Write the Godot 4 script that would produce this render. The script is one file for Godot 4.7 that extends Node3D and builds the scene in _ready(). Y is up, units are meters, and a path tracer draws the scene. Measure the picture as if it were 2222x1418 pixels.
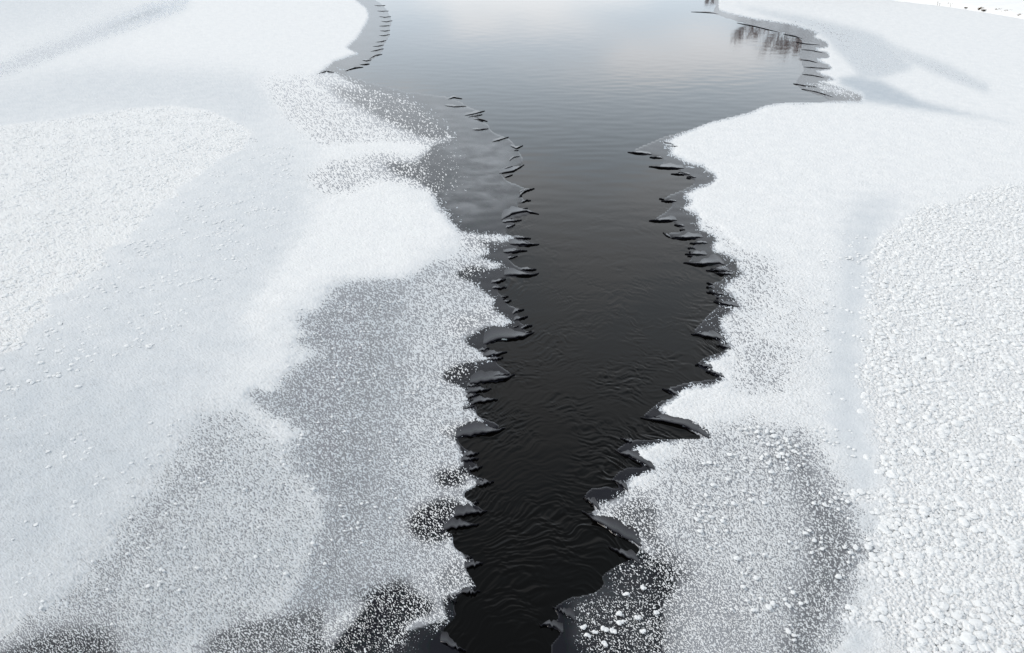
extends Node3D
# A half-frozen river seen from a bridge. Plan coordinates: x metres to the right, d metres ahead of the bridge; height is y, so a point is Vector3(x, y, -d).

const COLUMNS := 1592      # the ground grid fans out from the bridge: cells are small near it and grow with distance
const ROWS := 844
const SIDE := 0.95
const NEAR := 0.1027
const FAR := 0.00648
const MAP_COLUMNS := 796   # plan maps (where ice and snow lie), on the same fan at half the resolution
const MAP_ROWS := 422
const SHEETS := ["far left", "near left", "far right", "near right"]

var random := RandomNumberGenerator.new()
var noise := FastNoiseLite.new()
var ice_mask := blank()
var cover := blank()
var tone := blank()
var relief := blank()
var coarse := blank()
var lumps := blank()
var film := blank()
var land := blank()
var middle := PackedFloat32Array()
var split_left := PackedFloat32Array()
var split_right := PackedFloat32Array()
var used := PackedInt32Array()      # grid columns in use: all of them inside the view, every eighth further out
var ice_up := PackedFloat32Array()
var cover_up := PackedFloat32Array()
var sheet_nodes: Array[Node3D] = []
var snow_material: StandardMaterial3D
var ice_material: StandardMaterial3D


func _ready() -> void:
	# camera
	var camera := Camera3D.new()
	camera.name = "camera"
	camera.position = Vector3(0, 8.0, 0)
	camera.rotation_degrees = Vector3(-29, 0, 0)
	camera.fov = 48.0
	camera.near = 0.1
	camera.far = 6000.0
	add_child(camera)
	camera.current = true
	# overcast sky
	noise.noise_type = FastNoiseLite.TYPE_SIMPLEX_SMOOTH
	noise.fractal_type = FastNoiseLite.FRACTAL_NONE
	noise.frequency = 1.0
	noise.seed = 7
	random.seed = 11
	var environment := Environment.new()
	environment.background_mode = Environment.BG_SKY
	environment.sky = Sky.new()
	var panorama := PanoramaSkyMaterial.new()
	panorama.panorama = ImageTexture.create_from_image(cloudy_sky())
	environment.sky.sky_material = panorama
	environment.tonemap_mode = Environment.TONE_MAPPER_LINEAR
	environment.tonemap_exposure = 1.15
	environment.sdfgi_enabled = true
	environment.ssao_enabled = true
	environment.ssil_enabled = true
	var around := WorldEnvironment.new()
	around.name = "environment"
	around.environment = environment
	add_child(around)
	# the sun behind thin cloud, ahead and to the left
	var sun := DirectionalLight3D.new()
	sun.name = "sun"
	sun.light_energy = 0.4
	sun.light_angular_distance = 14.0
	sun.light_color = Color(1.0, 0.97, 0.93)
	sun.shadow_enabled = true
	add_child(sun)
	var high := deg_to_rad(40.0)
	var aside := deg_to_rad(-82.0)
	sun.look_at_from_position(Vector3.ZERO, -Vector3(sin(aside) * cos(high), sin(high), -cos(aside) * cos(high)))

	snow_material = StandardMaterial3D.new()
	snow_material.resource_name = "snow"
	snow_material.vertex_color_use_as_albedo = true
	snow_material.roughness = 0.85
	snow_material.metallic_specular = 0.25
	ice_material = StandardMaterial3D.new()
	ice_material.resource_name = "dark_ice"
	ice_material.vertex_color_use_as_albedo = true
	ice_material.roughness = 0.22
	ice_material.metallic_specular = 0.3

	plan()
	for n in 4:
		var sheet := Node3D.new()
		sheet.name = "ice_sheet"
		add_child(sheet, true)
		sheet_nodes.append(sheet)
	describe(sheet_nodes[0], "white snowy ice shelf with a straight grey rim, beyond the speckled ice on the left", "ice sheet", "", "structure")
	describe(sheet_nodes[1], "large snow covered ice sheet with grey speckled frost filling the left foreground", "ice sheet", "", "structure")
	describe(sheet_nodes[2], "far ice sheet with grey frost streaks below the snowy bank at upper right", "ice sheet", "", "structure")
	describe(sheet_nodes[3], "domed snow covered ice sheet with saw-toothed edge along the right of the water", "ice sheet", "", "structure")
	build_water()
	build_ice()
	build_snow()
	build_surroundings()
	for lip in [
		[[-13.55, 85.25, -14.16, 84.76, -14.73, 85.25], 0.08, 1.2],
		[[-12.40, 79.80, -12.94, 79.38, -13.56, 79.80], 0.08, 1.2],
		[[-11.47, 74.98, -11.92, 74.23, -12.61, 74.98], 0.08, 1.2],
		[[-10.87, 71.71, -11.26, 70.68, -11.87, 71.37], 0.08, 1.2],
		[[-10.55, 68.07, -10.98, 67.75, -11.46, 67.75], 0.08, 1.2],
		[[-10.11, 65.04, -10.41, 64.47, -10.91, 64.75], 0.08, 1.2],
		[[-9.75, 62.53, -10.07, 61.73, -10.54, 61.99], 0.08, 1.2],
		[[-9.54, 59.20, -9.78, 58.48, -10.22, 58.24], 0.08, 1.2],
		[[-9.39, 56.86, -9.69, 56.19, -10.09, 56.19], 0.08, 1.2],
		[[-9.12, 55.11, -9.45, 54.27, -9.83, 53.86], 0.09, 1.2],
		[[-8.84, 52.66, -9.19, 52.08, -9.40, 50.58], 0.09, 1.2],
		[[-9.19, 50.40, -9.42, 49.86, -9.76, 50.22], 0.08, 1],
		[[-9.04, 48.82, -9.33, 48.48, -9.65, 48.65], 0.08, 1],
		[[-9.24, 47.66, -9.70, 47.33, -10.10, 46.23], 0.08, 1],
		[[-10.64, 45.77, -11.18, 46.08, -11.51, 45.32], 0.1, 1]]:
		ledge(lip[0], lip[1], lip[2], sheet_nodes[0])
	for lip in [
		[[-2.54, 38.41, -2.99, 38.74, -3.26, 38.30], 0.05, 0.5],
		[[-2.24, 36.72, -2.83, 36.51, -3.31, 36.82], 0.05, 0.5],
		[[-1.30, 35.72, -1.76, 35.06, -2.21, 34.69], 0.05, 0.6],
		[[-1.11, 33.61, -1.50, 34.05, -1.75, 33.96], 0.05, 0.5],
		[[-1.03, 32.27, -1.42, 32.03, -1.72, 32.03], 0.06, 0.6],
		[[-0.14, 30.87, -0.50, 30.35, -0.81, 30.07], 0.07, 0.8],
		[[0.45, 29.57, 0.17, 29.03, -0.06, 29.44], 0.04, 0.4],
		[[0.30, 27.98, 0.07, 27.80, -0.10, 27.37], 0.05, 0.5],
		[[0.46, 26.89, 0.07, 26.08, -0.46, 25.75], 0.06, 0.6],
		[[0.77, 24.10, 0.45, 23.81, 0.26, 23.34], 0.07, 0.5],
		[[0.62, 22.88, 0.47, 22.88, 0.31, 22.66], 0.05, 0.4],
		[[0.84, 21.60, 0.42, 21.85, 0.01, 21.60, -0.32, 21.08], 0.08, 0.7],
		[[0.10, 20.73, -0.04, 20.51, -0.18, 20.43], 0.05, 0.3],
		[[0.77, 19.20, 0.50, 19.13, 0.18, 19.13, -0.09, 19.20], 0.08, 0.6],
		[[0.31, 18.74, 0.05, 18.61, -0.24, 18.61], 0.06, 0.45],
		[[0.16, 18.36, 0.01, 18.23, -0.11, 18.17], 0.05, 0.3],
		[[0.70, 17.26, 0.46, 17.09, 0.11, 17.12, -0.20, 17.12], 0.09, 0.7],
		[[-0.15, 16.90, -0.34, 16.73, -0.52, 16.65], 0.06, 0.4],
		[[-0.13, 16.42, -0.29, 16.34, -0.49, 16.36], 0.06, 0.4],
		[[-0.08, 15.93, -0.17, 15.86, -0.26, 15.88], 0.04, 0.25],
		[[-0.01, 15.73, -0.10, 15.61, -0.19, 15.64], 0.04, 0.25],
		[[0.29, 15.26, 0.14, 15.14, 0.01, 15.00], 0.06, 0.35],
		[[0.37, 14.89, 0.20, 14.76, 0.04, 14.67], 0.06, 0.35],
		[[0.46, 14.48, 0.32, 14.39, 0.20, 14.28], 0.05, 0.3],
		[[0.50, 14.18, 0.29, 13.93, -0.01, 13.83, -0.35, 13.81, -0.62, 13.59], 0.09, 0.65],
		[[-0.48, 13.48, -0.60, 13.36, -0.71, 13.31], 0.04, 0.25],
		[[-0.18, 13.08, -0.33, 12.97, -0.45, 12.99], 0.05, 0.3],
		[[0.06, 12.44, -0.10, 12.26, -0.37, 12.17, -0.65, 12.11, -0.83, 12.09], 0.09, 0.6],
		[[-0.62, 12.03, -0.75, 11.98, -0.88, 11.99], 0.05, 0.25],
		[[-0.63, 11.74, -0.77, 11.61, -0.89, 11.58], 0.05, 0.25],
		[[-0.70, 11.31, -0.80, 11.25, -0.92, 11.22], 0.04, 0.2],
		[[-0.12, 10.67, -0.30, 10.51, -0.58, 10.44, -1.00, 10.37], 0.09, 0.55],
		[[-0.56, 9.95, -0.68, 9.88, -0.82, 9.83], 0.05, 0.25],
		[[-0.49, 9.59, -0.59, 9.51, -0.71, 9.47], 0.05, 0.25],
		[[-0.29, 9.22, -0.42, 9.13, -0.59, 9.11], 0.06, 0.3],
		[[-0.38, 8.52, -0.54, 8.46, -0.89, 8.40], 0.07, 0.4],
		[[-0.50, 8.26, -0.70, 8.18, -1.03, 8.13], 0.06, 0.3],
		[[-0.41, 7.50, -0.53, 7.41, -0.67, 7.38], 0.05, 0.25],
		[[-0.43, 6.99, -0.54, 6.94, -0.69, 6.96], 0.05, 0.2],
		[[-0.58, 6.07, -0.73, 6.09, -0.91, 6.19], 0.05, 0.25]]:
		ledge(lip[0], lip[1], lip[2], sheet_nodes[1])
	for lip in [
		[[15.71, 42.38, 16.08, 41.74, 16.70, 41.36], 0.07, 0.8],
		[[15.65, 40.86, 16.13, 40.13, 16.58, 38.74], 0.06, 0.6],
		[[17.19, 45.17, 17.63, 44.88, 18.07, 44.02], 0.07, 0.8],
		[[18.14, 47.66, 18.74, 47.33, 19.53, 47.01], 0.07, 0.8],
		[[18.88, 50.40, 19.27, 50.04, 19.55, 49.17], 0.07, 0.8],
		[[20.42, 54.68, 20.92, 54.27, 21.44, 53.05], 0.07, 0.8],
		[[21.24, 58.24, 21.67, 57.31, 22.52, 56.86], 0.08, 1],
		[[21.75, 62.80, 22.22, 61.47, 22.33, 59.69], 0.08, 1],
		[[19.99, 70.01, 20.88, 67.44, 21.73, 63.90], 0.08, 1.2],
		[[17.82, 78.96, 19.10, 78.54, 20.16, 77.32], 0.08, 1.5]]:
		ledge(lip[0], lip[1], lip[2], sheet_nodes[2])
	for lip in [
		[[4.55, 28.56, 4.94, 28.37, 5.44, 28.24], 0.09, 0.8],
		[[5.30, 27.86, 5.51, 27.80, 5.76, 27.73], 0.07, 0.5],
		[[5.07, 26.65, 5.58, 26.42, 6.34, 26.37], 0.1, 0.9],
		[[6.02, 25.92, 6.20, 25.75, 6.41, 25.59], 0.06, 0.5],
		[[6.28, 25.48, 6.42, 25.32, 6.54, 25.27], 0.05, 0.4],
		[[6.42, 29.85, 6.21, 29.92, 6.57, 29.64], 0.05, 0.3],
		[[6.36, 29.44, 6.74, 29.30, 7.04, 29.03], 0.06, 0.4],
		[[4.82, 23.06, 4.90, 23.02, 4.98, 22.97], 0.04, 0.3],
		[[4.85, 22.84, 5.07, 22.79, 5.34, 22.79], 0.07, 0.5],
		[[4.16, 21.04, 4.53, 21.00, 5.02, 21.04], 0.1, 0.9],
		[[4.86, 20.70, 5.00, 20.62, 5.14, 20.54], 0.06, 0.4],
		[[4.41, 20.10, 4.47, 19.85, 4.57, 19.68], 0.03, 0.3],
		[[4.58, 19.68, 5.00, 19.61, 5.50, 19.68], 0.09, 0.8],
		[[4.89, 18.93, 4.99, 18.90, 5.10, 18.83], 0.05, 0.4],
		[[4.77, 18.36, 4.84, 18.36, 4.91, 18.33], 0.03, 0.3],
		[[4.57, 17.93, 4.98, 17.75, 5.52, 17.87, 5.64, 17.75], 0.1, 0.9],
		[[5.24, 17.29, 5.39, 17.17, 5.68, 17.17], 0.07, 0.5],
		[[4.83, 16.44, 4.91, 16.39, 4.99, 16.36], 0.05, 0.3],
		[[4.78, 16.16, 4.90, 16.11, 5.03, 15.96], 0.06, 0.35],
		[[4.82, 15.66, 5.07, 15.45, 5.37, 15.35], 0.07, 0.5],
		[[3.95, 14.08, 4.27, 13.91, 4.62, 13.81], 0.09, 0.6],
		[[4.39, 13.59, 4.50, 13.50, 4.67, 13.40], 0.06, 0.35],
		[[3.76, 12.81, 3.94, 12.70, 4.11, 12.62], 0.07, 0.4],
		[[3.92, 12.56, 4.07, 12.44, 4.25, 12.29], 0.06, 0.35],
		[[2.92, 11.90, 3.07, 11.80, 3.19, 11.65], 0.07, 0.4],
		[[2.36, 10.98, 2.68, 10.85, 3.07, 10.71, 3.51, 10.28], 0.08, 0.5],
		[[1.77, 10.01, 2.03, 9.80, 2.38, 9.47], 0.08, 0.4],
		[[1.62, 9.26, 1.74, 9.13, 1.86, 8.96], 0.06, 0.3],
		[[1.12, 8.85, 1.22, 8.71, 1.36, 8.52], 0.05, 0.3],
		[[1.08, 8.53, 1.32, 8.24, 1.60, 8.00, 1.90, 7.78], 0.08, 0.35],
		[[0.54, 6.70, 0.67, 6.61, 0.83, 6.48], 0.05, 0.25],
		[[0.35, 6.44, 0.50, 6.41, 0.66, 6.31], 0.05, 0.2]]:
		ledge(lip[0], lip[1], lip[2], sheet_nodes[3])
	small_ledges([
		[[-2.54, 38.41, -2.99, 38.74, -3.26, 38.30], 0.05, 0.5],
		[[-2.24, 36.72, -2.83, 36.51, -3.31, 36.82], 0.05, 0.5],
		[[-1.30, 35.72, -1.76, 35.06, -2.21, 34.69], 0.05, 0.6],
		[[-1.11, 33.61, -1.50, 34.05, -1.75, 33.96], 0.05, 0.5],
		[[-1.03, 32.27, -1.42, 32.03, -1.72, 32.03], 0.06, 0.6],
		[[-0.14, 30.87, -0.50, 30.35, -0.81, 30.07], 0.07, 0.8],
		[[0.45, 29.57, 0.17, 29.03, -0.06, 29.44], 0.04, 0.4],
		[[0.30, 27.98, 0.07, 27.80, -0.10, 27.37], 0.05, 0.5],
		[[0.46, 26.89, 0.07, 26.08, -0.46, 25.75], 0.06, 0.6],
		[[0.77, 24.10, 0.45, 23.81, 0.26, 23.34], 0.07, 0.5],
		[[0.62, 22.88, 0.47, 22.88, 0.31, 22.66], 0.05, 0.4],
		[[0.84, 21.60, 0.42, 21.85, 0.01, 21.60, -0.32, 21.08], 0.08, 0.7],
		[[0.10, 20.73, -0.04, 20.51, -0.18, 20.43], 0.05, 0.3],
		[[0.77, 19.20, 0.50, 19.13, 0.18, 19.13, -0.09, 19.20], 0.08, 0.6],
		[[0.31, 18.74, 0.05, 18.61, -0.24, 18.61], 0.06, 0.45],
		[[0.16, 18.36, 0.01, 18.23, -0.11, 18.17], 0.05, 0.3],
		[[0.70, 17.26, 0.46, 17.09, 0.11, 17.12, -0.20, 17.12], 0.09, 0.7],
		[[-0.15, 16.90, -0.34, 16.73, -0.52, 16.65], 0.06, 0.4],
		[[-0.13, 16.42, -0.29, 16.34, -0.49, 16.36], 0.06, 0.4],
		[[-0.08, 15.93, -0.17, 15.86, -0.26, 15.88], 0.04, 0.25],
		[[-0.01, 15.73, -0.10, 15.61, -0.19, 15.64], 0.04, 0.25],
		[[0.29, 15.26, 0.14, 15.14, 0.01, 15.00], 0.06, 0.35],
		[[0.37, 14.89, 0.20, 14.76, 0.04, 14.67], 0.06, 0.35],
		[[0.46, 14.48, 0.32, 14.39, 0.20, 14.28], 0.05, 0.3],
		[[0.50, 14.18, 0.29, 13.93, -0.01, 13.83, -0.35, 13.81, -0.62, 13.59], 0.09, 0.65],
		[[-0.48, 13.48, -0.60, 13.36, -0.71, 13.31], 0.04, 0.25],
		[[-0.18, 13.08, -0.33, 12.97, -0.45, 12.99], 0.05, 0.3],
		[[0.06, 12.44, -0.10, 12.26, -0.37, 12.17, -0.65, 12.11, -0.83, 12.09], 0.09, 0.6],
		[[-0.62, 12.03, -0.75, 11.98, -0.88, 11.99], 0.05, 0.25],
		[[-0.63, 11.74, -0.77, 11.61, -0.89, 11.58], 0.05, 0.25],
		[[-0.70, 11.31, -0.80, 11.25, -0.92, 11.22], 0.04, 0.2],
		[[-0.12, 10.67, -0.30, 10.51, -0.58, 10.44, -1.00, 10.37], 0.09, 0.55],
		[[-0.56, 9.95, -0.68, 9.88, -0.82, 9.83], 0.05, 0.25],
		[[-0.49, 9.59, -0.59, 9.51, -0.71, 9.47], 0.05, 0.25],
		[[-0.29, 9.22, -0.42, 9.13, -0.59, 9.11], 0.06, 0.3],
		[[-0.38, 8.52, -0.54, 8.46, -0.89, 8.40], 0.07, 0.4],
		[[-0.50, 8.26, -0.70, 8.18, -1.03, 8.13], 0.06, 0.3],
		[[-0.41, 7.50, -0.53, 7.41, -0.67, 7.38], 0.05, 0.25],
		[[-0.43, 6.99, -0.54, 6.94, -0.69, 6.96], 0.05, 0.2],
		[[-0.58, 6.07, -0.73, 6.09, -0.91, 6.19], 0.05, 0.25]], sheet_nodes[1])
	small_ledges([
		[[4.55, 28.56, 4.94, 28.37, 5.44, 28.24], 0.09, 0.8],
		[[5.30, 27.86, 5.51, 27.80, 5.76, 27.73], 0.07, 0.5],
		[[5.07, 26.65, 5.58, 26.42, 6.34, 26.37], 0.1, 0.9],
		[[6.02, 25.92, 6.20, 25.75, 6.41, 25.59], 0.06, 0.5],
		[[6.28, 25.48, 6.42, 25.32, 6.54, 25.27], 0.05, 0.4],
		[[6.42, 29.85, 6.21, 29.92, 6.57, 29.64], 0.05, 0.3],
		[[6.36, 29.44, 6.74, 29.30, 7.04, 29.03], 0.06, 0.4],
		[[4.82, 23.06, 4.90, 23.02, 4.98, 22.97], 0.04, 0.3],
		[[4.85, 22.84, 5.07, 22.79, 5.34, 22.79], 0.07, 0.5],
		[[4.16, 21.04, 4.53, 21.00, 5.02, 21.04], 0.1, 0.9],
		[[4.86, 20.70, 5.00, 20.62, 5.14, 20.54], 0.06, 0.4],
		[[4.41, 20.10, 4.47, 19.85, 4.57, 19.68], 0.03, 0.3],
		[[4.58, 19.68, 5.00, 19.61, 5.50, 19.68], 0.09, 0.8],
		[[4.89, 18.93, 4.99, 18.90, 5.10, 18.83], 0.05, 0.4],
		[[4.77, 18.36, 4.84, 18.36, 4.91, 18.33], 0.03, 0.3],
		[[4.57, 17.93, 4.98, 17.75, 5.52, 17.87, 5.64, 17.75], 0.1, 0.9],
		[[5.24, 17.29, 5.39, 17.17, 5.68, 17.17], 0.07, 0.5],
		[[4.83, 16.44, 4.91, 16.39, 4.99, 16.36], 0.05, 0.3],
		[[4.78, 16.16, 4.90, 16.11, 5.03, 15.96], 0.06, 0.35],
		[[4.82, 15.66, 5.07, 15.45, 5.37, 15.35], 0.07, 0.5],
		[[3.95, 14.08, 4.27, 13.91, 4.62, 13.81], 0.09, 0.6],
		[[4.39, 13.59, 4.50, 13.50, 4.67, 13.40], 0.06, 0.35],
		[[3.76, 12.81, 3.94, 12.70, 4.11, 12.62], 0.07, 0.4],
		[[3.92, 12.56, 4.07, 12.44, 4.25, 12.29], 0.06, 0.35],
		[[2.92, 11.90, 3.07, 11.80, 3.19, 11.65], 0.07, 0.4],
		[[2.36, 10.98, 2.68, 10.85, 3.07, 10.71, 3.51, 10.28], 0.08, 0.5],
		[[1.77, 10.01, 2.03, 9.80, 2.38, 9.47], 0.08, 0.4],
		[[1.62, 9.26, 1.74, 9.13, 1.86, 8.96], 0.06, 0.3],
		[[1.12, 8.85, 1.22, 8.71, 1.36, 8.52], 0.05, 0.3],
		[[1.08, 8.53, 1.32, 8.24, 1.60, 8.00, 1.90, 7.78], 0.08, 0.35],
		[[0.54, 6.70, 0.67, 6.61, 0.83, 6.48], 0.05, 0.25],
		[[0.35, 6.44, 0.50, 6.41, 0.66, 6.31], 0.05, 0.2]], sheet_nodes[3])
	build_lumps()
	build_small_things()


# ---------------------------------------------------------------- helpers
func describe(o: Node, label: String, category: String, group := "", kind := "") -> void:
	o.set_meta("label", label)
	o.set_meta("category", category)
	if group:
		o.set_meta("group", group)
	if kind:
		o.set_meta("kind", kind)


func put(called: String, mesh: Mesh, material: Material, parent: Node = self) -> MeshInstance3D:
	var o := MeshInstance3D.new()
	o.name = called
	o.mesh = mesh
	o.material_override = null
	mesh.surface_set_material(0, material)
	parent.add_child(o, true)
	return o


func arrays_mesh(points: PackedVector3Array, normals: PackedVector3Array, index: PackedInt32Array, colors := PackedColorArray()) -> ArrayMesh:
	var a := []
	a.resize(Mesh.ARRAY_MAX)
	a[Mesh.ARRAY_VERTEX] = points
	a[Mesh.ARRAY_NORMAL] = normals
	a[Mesh.ARRAY_INDEX] = index
	if colors.size():
		a[Mesh.ARRAY_COLOR] = colors
	var m := ArrayMesh.new()
	m.add_surface_from_arrays(Mesh.PRIMITIVE_TRIANGLES, a)
	return m


func plain(color: Color, roughness := 0.9, specular := 0.25) -> StandardMaterial3D:
	var m := StandardMaterial3D.new()
	m.albedo_color = color.linear_to_srgb()
	m.roughness = roughness
	m.metallic_specular = specular
	return m


func spread_of(d: float) -> float:
	return 0.8746 * (d + 4.434)


func blank() -> PackedFloat32Array:
	var a := PackedFloat32Array()
	a.resize(MAP_COLUMNS * MAP_ROWS)
	return a


func on_map(x: float, d: float) -> Vector2:
	d = maxf(d, -1.0)
	return Vector2((x / spread_of(d) + SIDE) / (2.0 * SIDE) * (MAP_COLUMNS - 1), (1.0 / (d + 4.434) - NEAR) / (FAR - NEAR) * (MAP_ROWS - 1))


func sample(map: PackedFloat32Array, x: float, d: float) -> float:
	var p := on_map(x, d)
	var i := int(p.x + 0.5)
	var j := int(p.y + 0.5)
	if i < 0 or j < 0 or i >= MAP_COLUMNS or j >= MAP_ROWS:
		return 0.0
	return map[j * MAP_COLUMNS + i]


func outline(flat: Array) -> PackedVector2Array:
	var out := PackedVector2Array()
	for n in flat.size() / 2:
		out.append(Vector2(flat[2 * n], flat[2 * n + 1]))
	return out


func along(flat: Array, by_x: bool, lo: float, hi: float, count: int) -> PackedFloat32Array:
	# a polyline read as a table: d over x, or x over d
	var p := outline(flat)
	var list: Array[Vector2] = []
	for v in p:
		list.append(v if by_x else Vector2(v.y, v.x))
	list.sort_custom(func(a, b): return a.x < b.x)
	var out := PackedFloat32Array()
	out.resize(count)
	var n := 0
	for k in count:
		var t := lo + (hi - lo) * k / (count - 1)
		while n < list.size() - 2 and t > list[n + 1].x:
			n += 1
		var f := clampf((t - list[n].x) / maxf(list[n + 1].x - list[n].x, 1e-4), 0, 1)
		out[k] = lerpf(list[n].y, list[n + 1].y, f)
	return out


func raster(flat: Array) -> PackedFloat32Array:
	# how much of each map cell an outline covers
	var mask := blank()
	var p := PackedVector2Array()
	for v in outline(flat):
		p.append(on_map(v.x, v.y))
	var lo := MAP_ROWS
	var hi := 0
	for v in p:
		lo = mini(lo, int(v.y) - 1)
		hi = maxi(hi, int(v.y) + 2)
	for row in range(maxi(lo, 0), mini(hi + 1, MAP_ROWS)):
		for sub in 3:
			var y := row + (sub - 1) / 3.0 + 0.0013
			var hits: Array[float] = []
			for n in p.size():
				var a := p[n]
				var b := p[(n + 1) % p.size()]
				if (a.y > y) != (b.y > y):
					hits.append(a.x + (b.x - a.x) * (y - a.y) / (b.y - a.y))
			hits.sort()
			for n in hits.size() / 2:
				var x0 := maxf(hits[2 * n] + 0.5, 0.0)
				var x1 := minf(hits[2 * n + 1] + 0.5, MAP_COLUMNS - 0.001)
				if x1 <= x0:
					continue
				var i0 := int(x0)
				var i1 := int(x1)
				var at := row * MAP_COLUMNS
				if i0 == i1:
					mask[at + i0] += (x1 - x0) / 3.0
					continue
				mask[at + i0] += (i0 + 1 - x0) / 3.0
				mask[at + i1] += (x1 - i1) / 3.0
				for i in range(i0 + 1, i1):
					mask[at + i] += 1.0 / 3.0
	return mask


func soften(mask: PackedFloat32Array, times: int) -> PackedFloat32Array:
	if times == 0:
		return mask
	var im := Image.create_from_data(MAP_COLUMNS, MAP_ROWS, false, Image.FORMAT_RF, mask.to_byte_array())
	for pass_ in 2:
		for n in range(1, times + 1):
			im.resize(MAP_COLUMNS >> n, MAP_ROWS >> n, Image.INTERPOLATE_BILINEAR)
		for n in range(times - 1, -1, -1):
			im.resize(MAP_COLUMNS >> n, MAP_ROWS >> n, Image.INTERPOLATE_BILINEAR)
	return im.get_data().to_float32_array()


func fill(map: PackedFloat32Array, flat: Array, amount := 1.0) -> void:
	var mask := raster(flat)
	for i in map.size():
		if mask[i] > 0.0:
			map[i] = minf(map[i] + mask[i] * amount, 1.0)


func lay(flat: Array, soft: int, how_much: float, white: float, rough: float, size: float) -> void:
	# snow or frost laid over what is there: cover, whiteness, height of its grains, size of its grains
	# a softness of 10 and more keeps it off the bare ice
	var mask := soften(raster(flat), soft % 10)
	for i in mask.size():
		var m := mask[i] * (land[i] if soft >= 10 else 1.0)
		if m > 0.003:
			m = minf(m, 1.0)
			if how_much >= 0.0:      # below zero: only the look of the snow changes
				cover[i] += (how_much - cover[i]) * m
			tone[i] += (white - tone[i]) * m
			relief[i] += (rough - relief[i]) * m
			coarse[i] += (size - coarse[i]) * m


func enlarged(map: PackedFloat32Array) -> PackedFloat32Array:
	var im := Image.create_from_data(MAP_COLUMNS, MAP_ROWS, false, Image.FORMAT_RF, map.to_byte_array())
	im.resize(COLUMNS, ROWS, Image.INTERPOLATE_BILINEAR)
	return im.get_data().to_float32_array()


# ---------------------------------------------------------------- sky
func cloudy_sky() -> Image:
	var w := 768
	var h := 384
	var im := Image.create(w, h, false, Image.FORMAT_RGBF)
	for j in h:
		var up := PI * (0.5 - (j + 0.5) / h)
		var y := sin(up)
		for i in w:
			var az := TAU * ((i + 0.5) / w - 0.5)
			if y < 0.0:
				im.set_pixel(i, j, Color(0.55, 0.57, 0.6))
				continue
			var flat := Vector3(sin(az) * cos(up), 0, -cos(az) * cos(up)) / (y + 0.16)
			var n := noise.get_noise_2d(flat.x * 0.9 + 31.0, flat.z * 0.9) * 0.6 + noise.get_noise_2d(flat.x * 2.1, flat.z * 2.1 + 9.0) * 0.3 + noise.get_noise_2d(flat.x * 4.7 - 5.0, flat.z * 4.7) * 0.12
			var white := smoothstep(-0.35, 0.55, n)
			var base := lerpf(lerpf(1.42, 0.93, smoothstep(0.18, 0.42, y)), 0.48, smoothstep(0.5, 0.82, y)) * lerpf(0.88, 1.0, smoothstep(0.06, 0.16, y))
			var blue := Color(0.79, 0.893, 0.99) * base * 0.97
			var pale := Color(0.95, 0.972, 1.0) * base * 1.06
			im.set_pixel(i, j, blue.lerp(pale, white))
	return im


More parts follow.
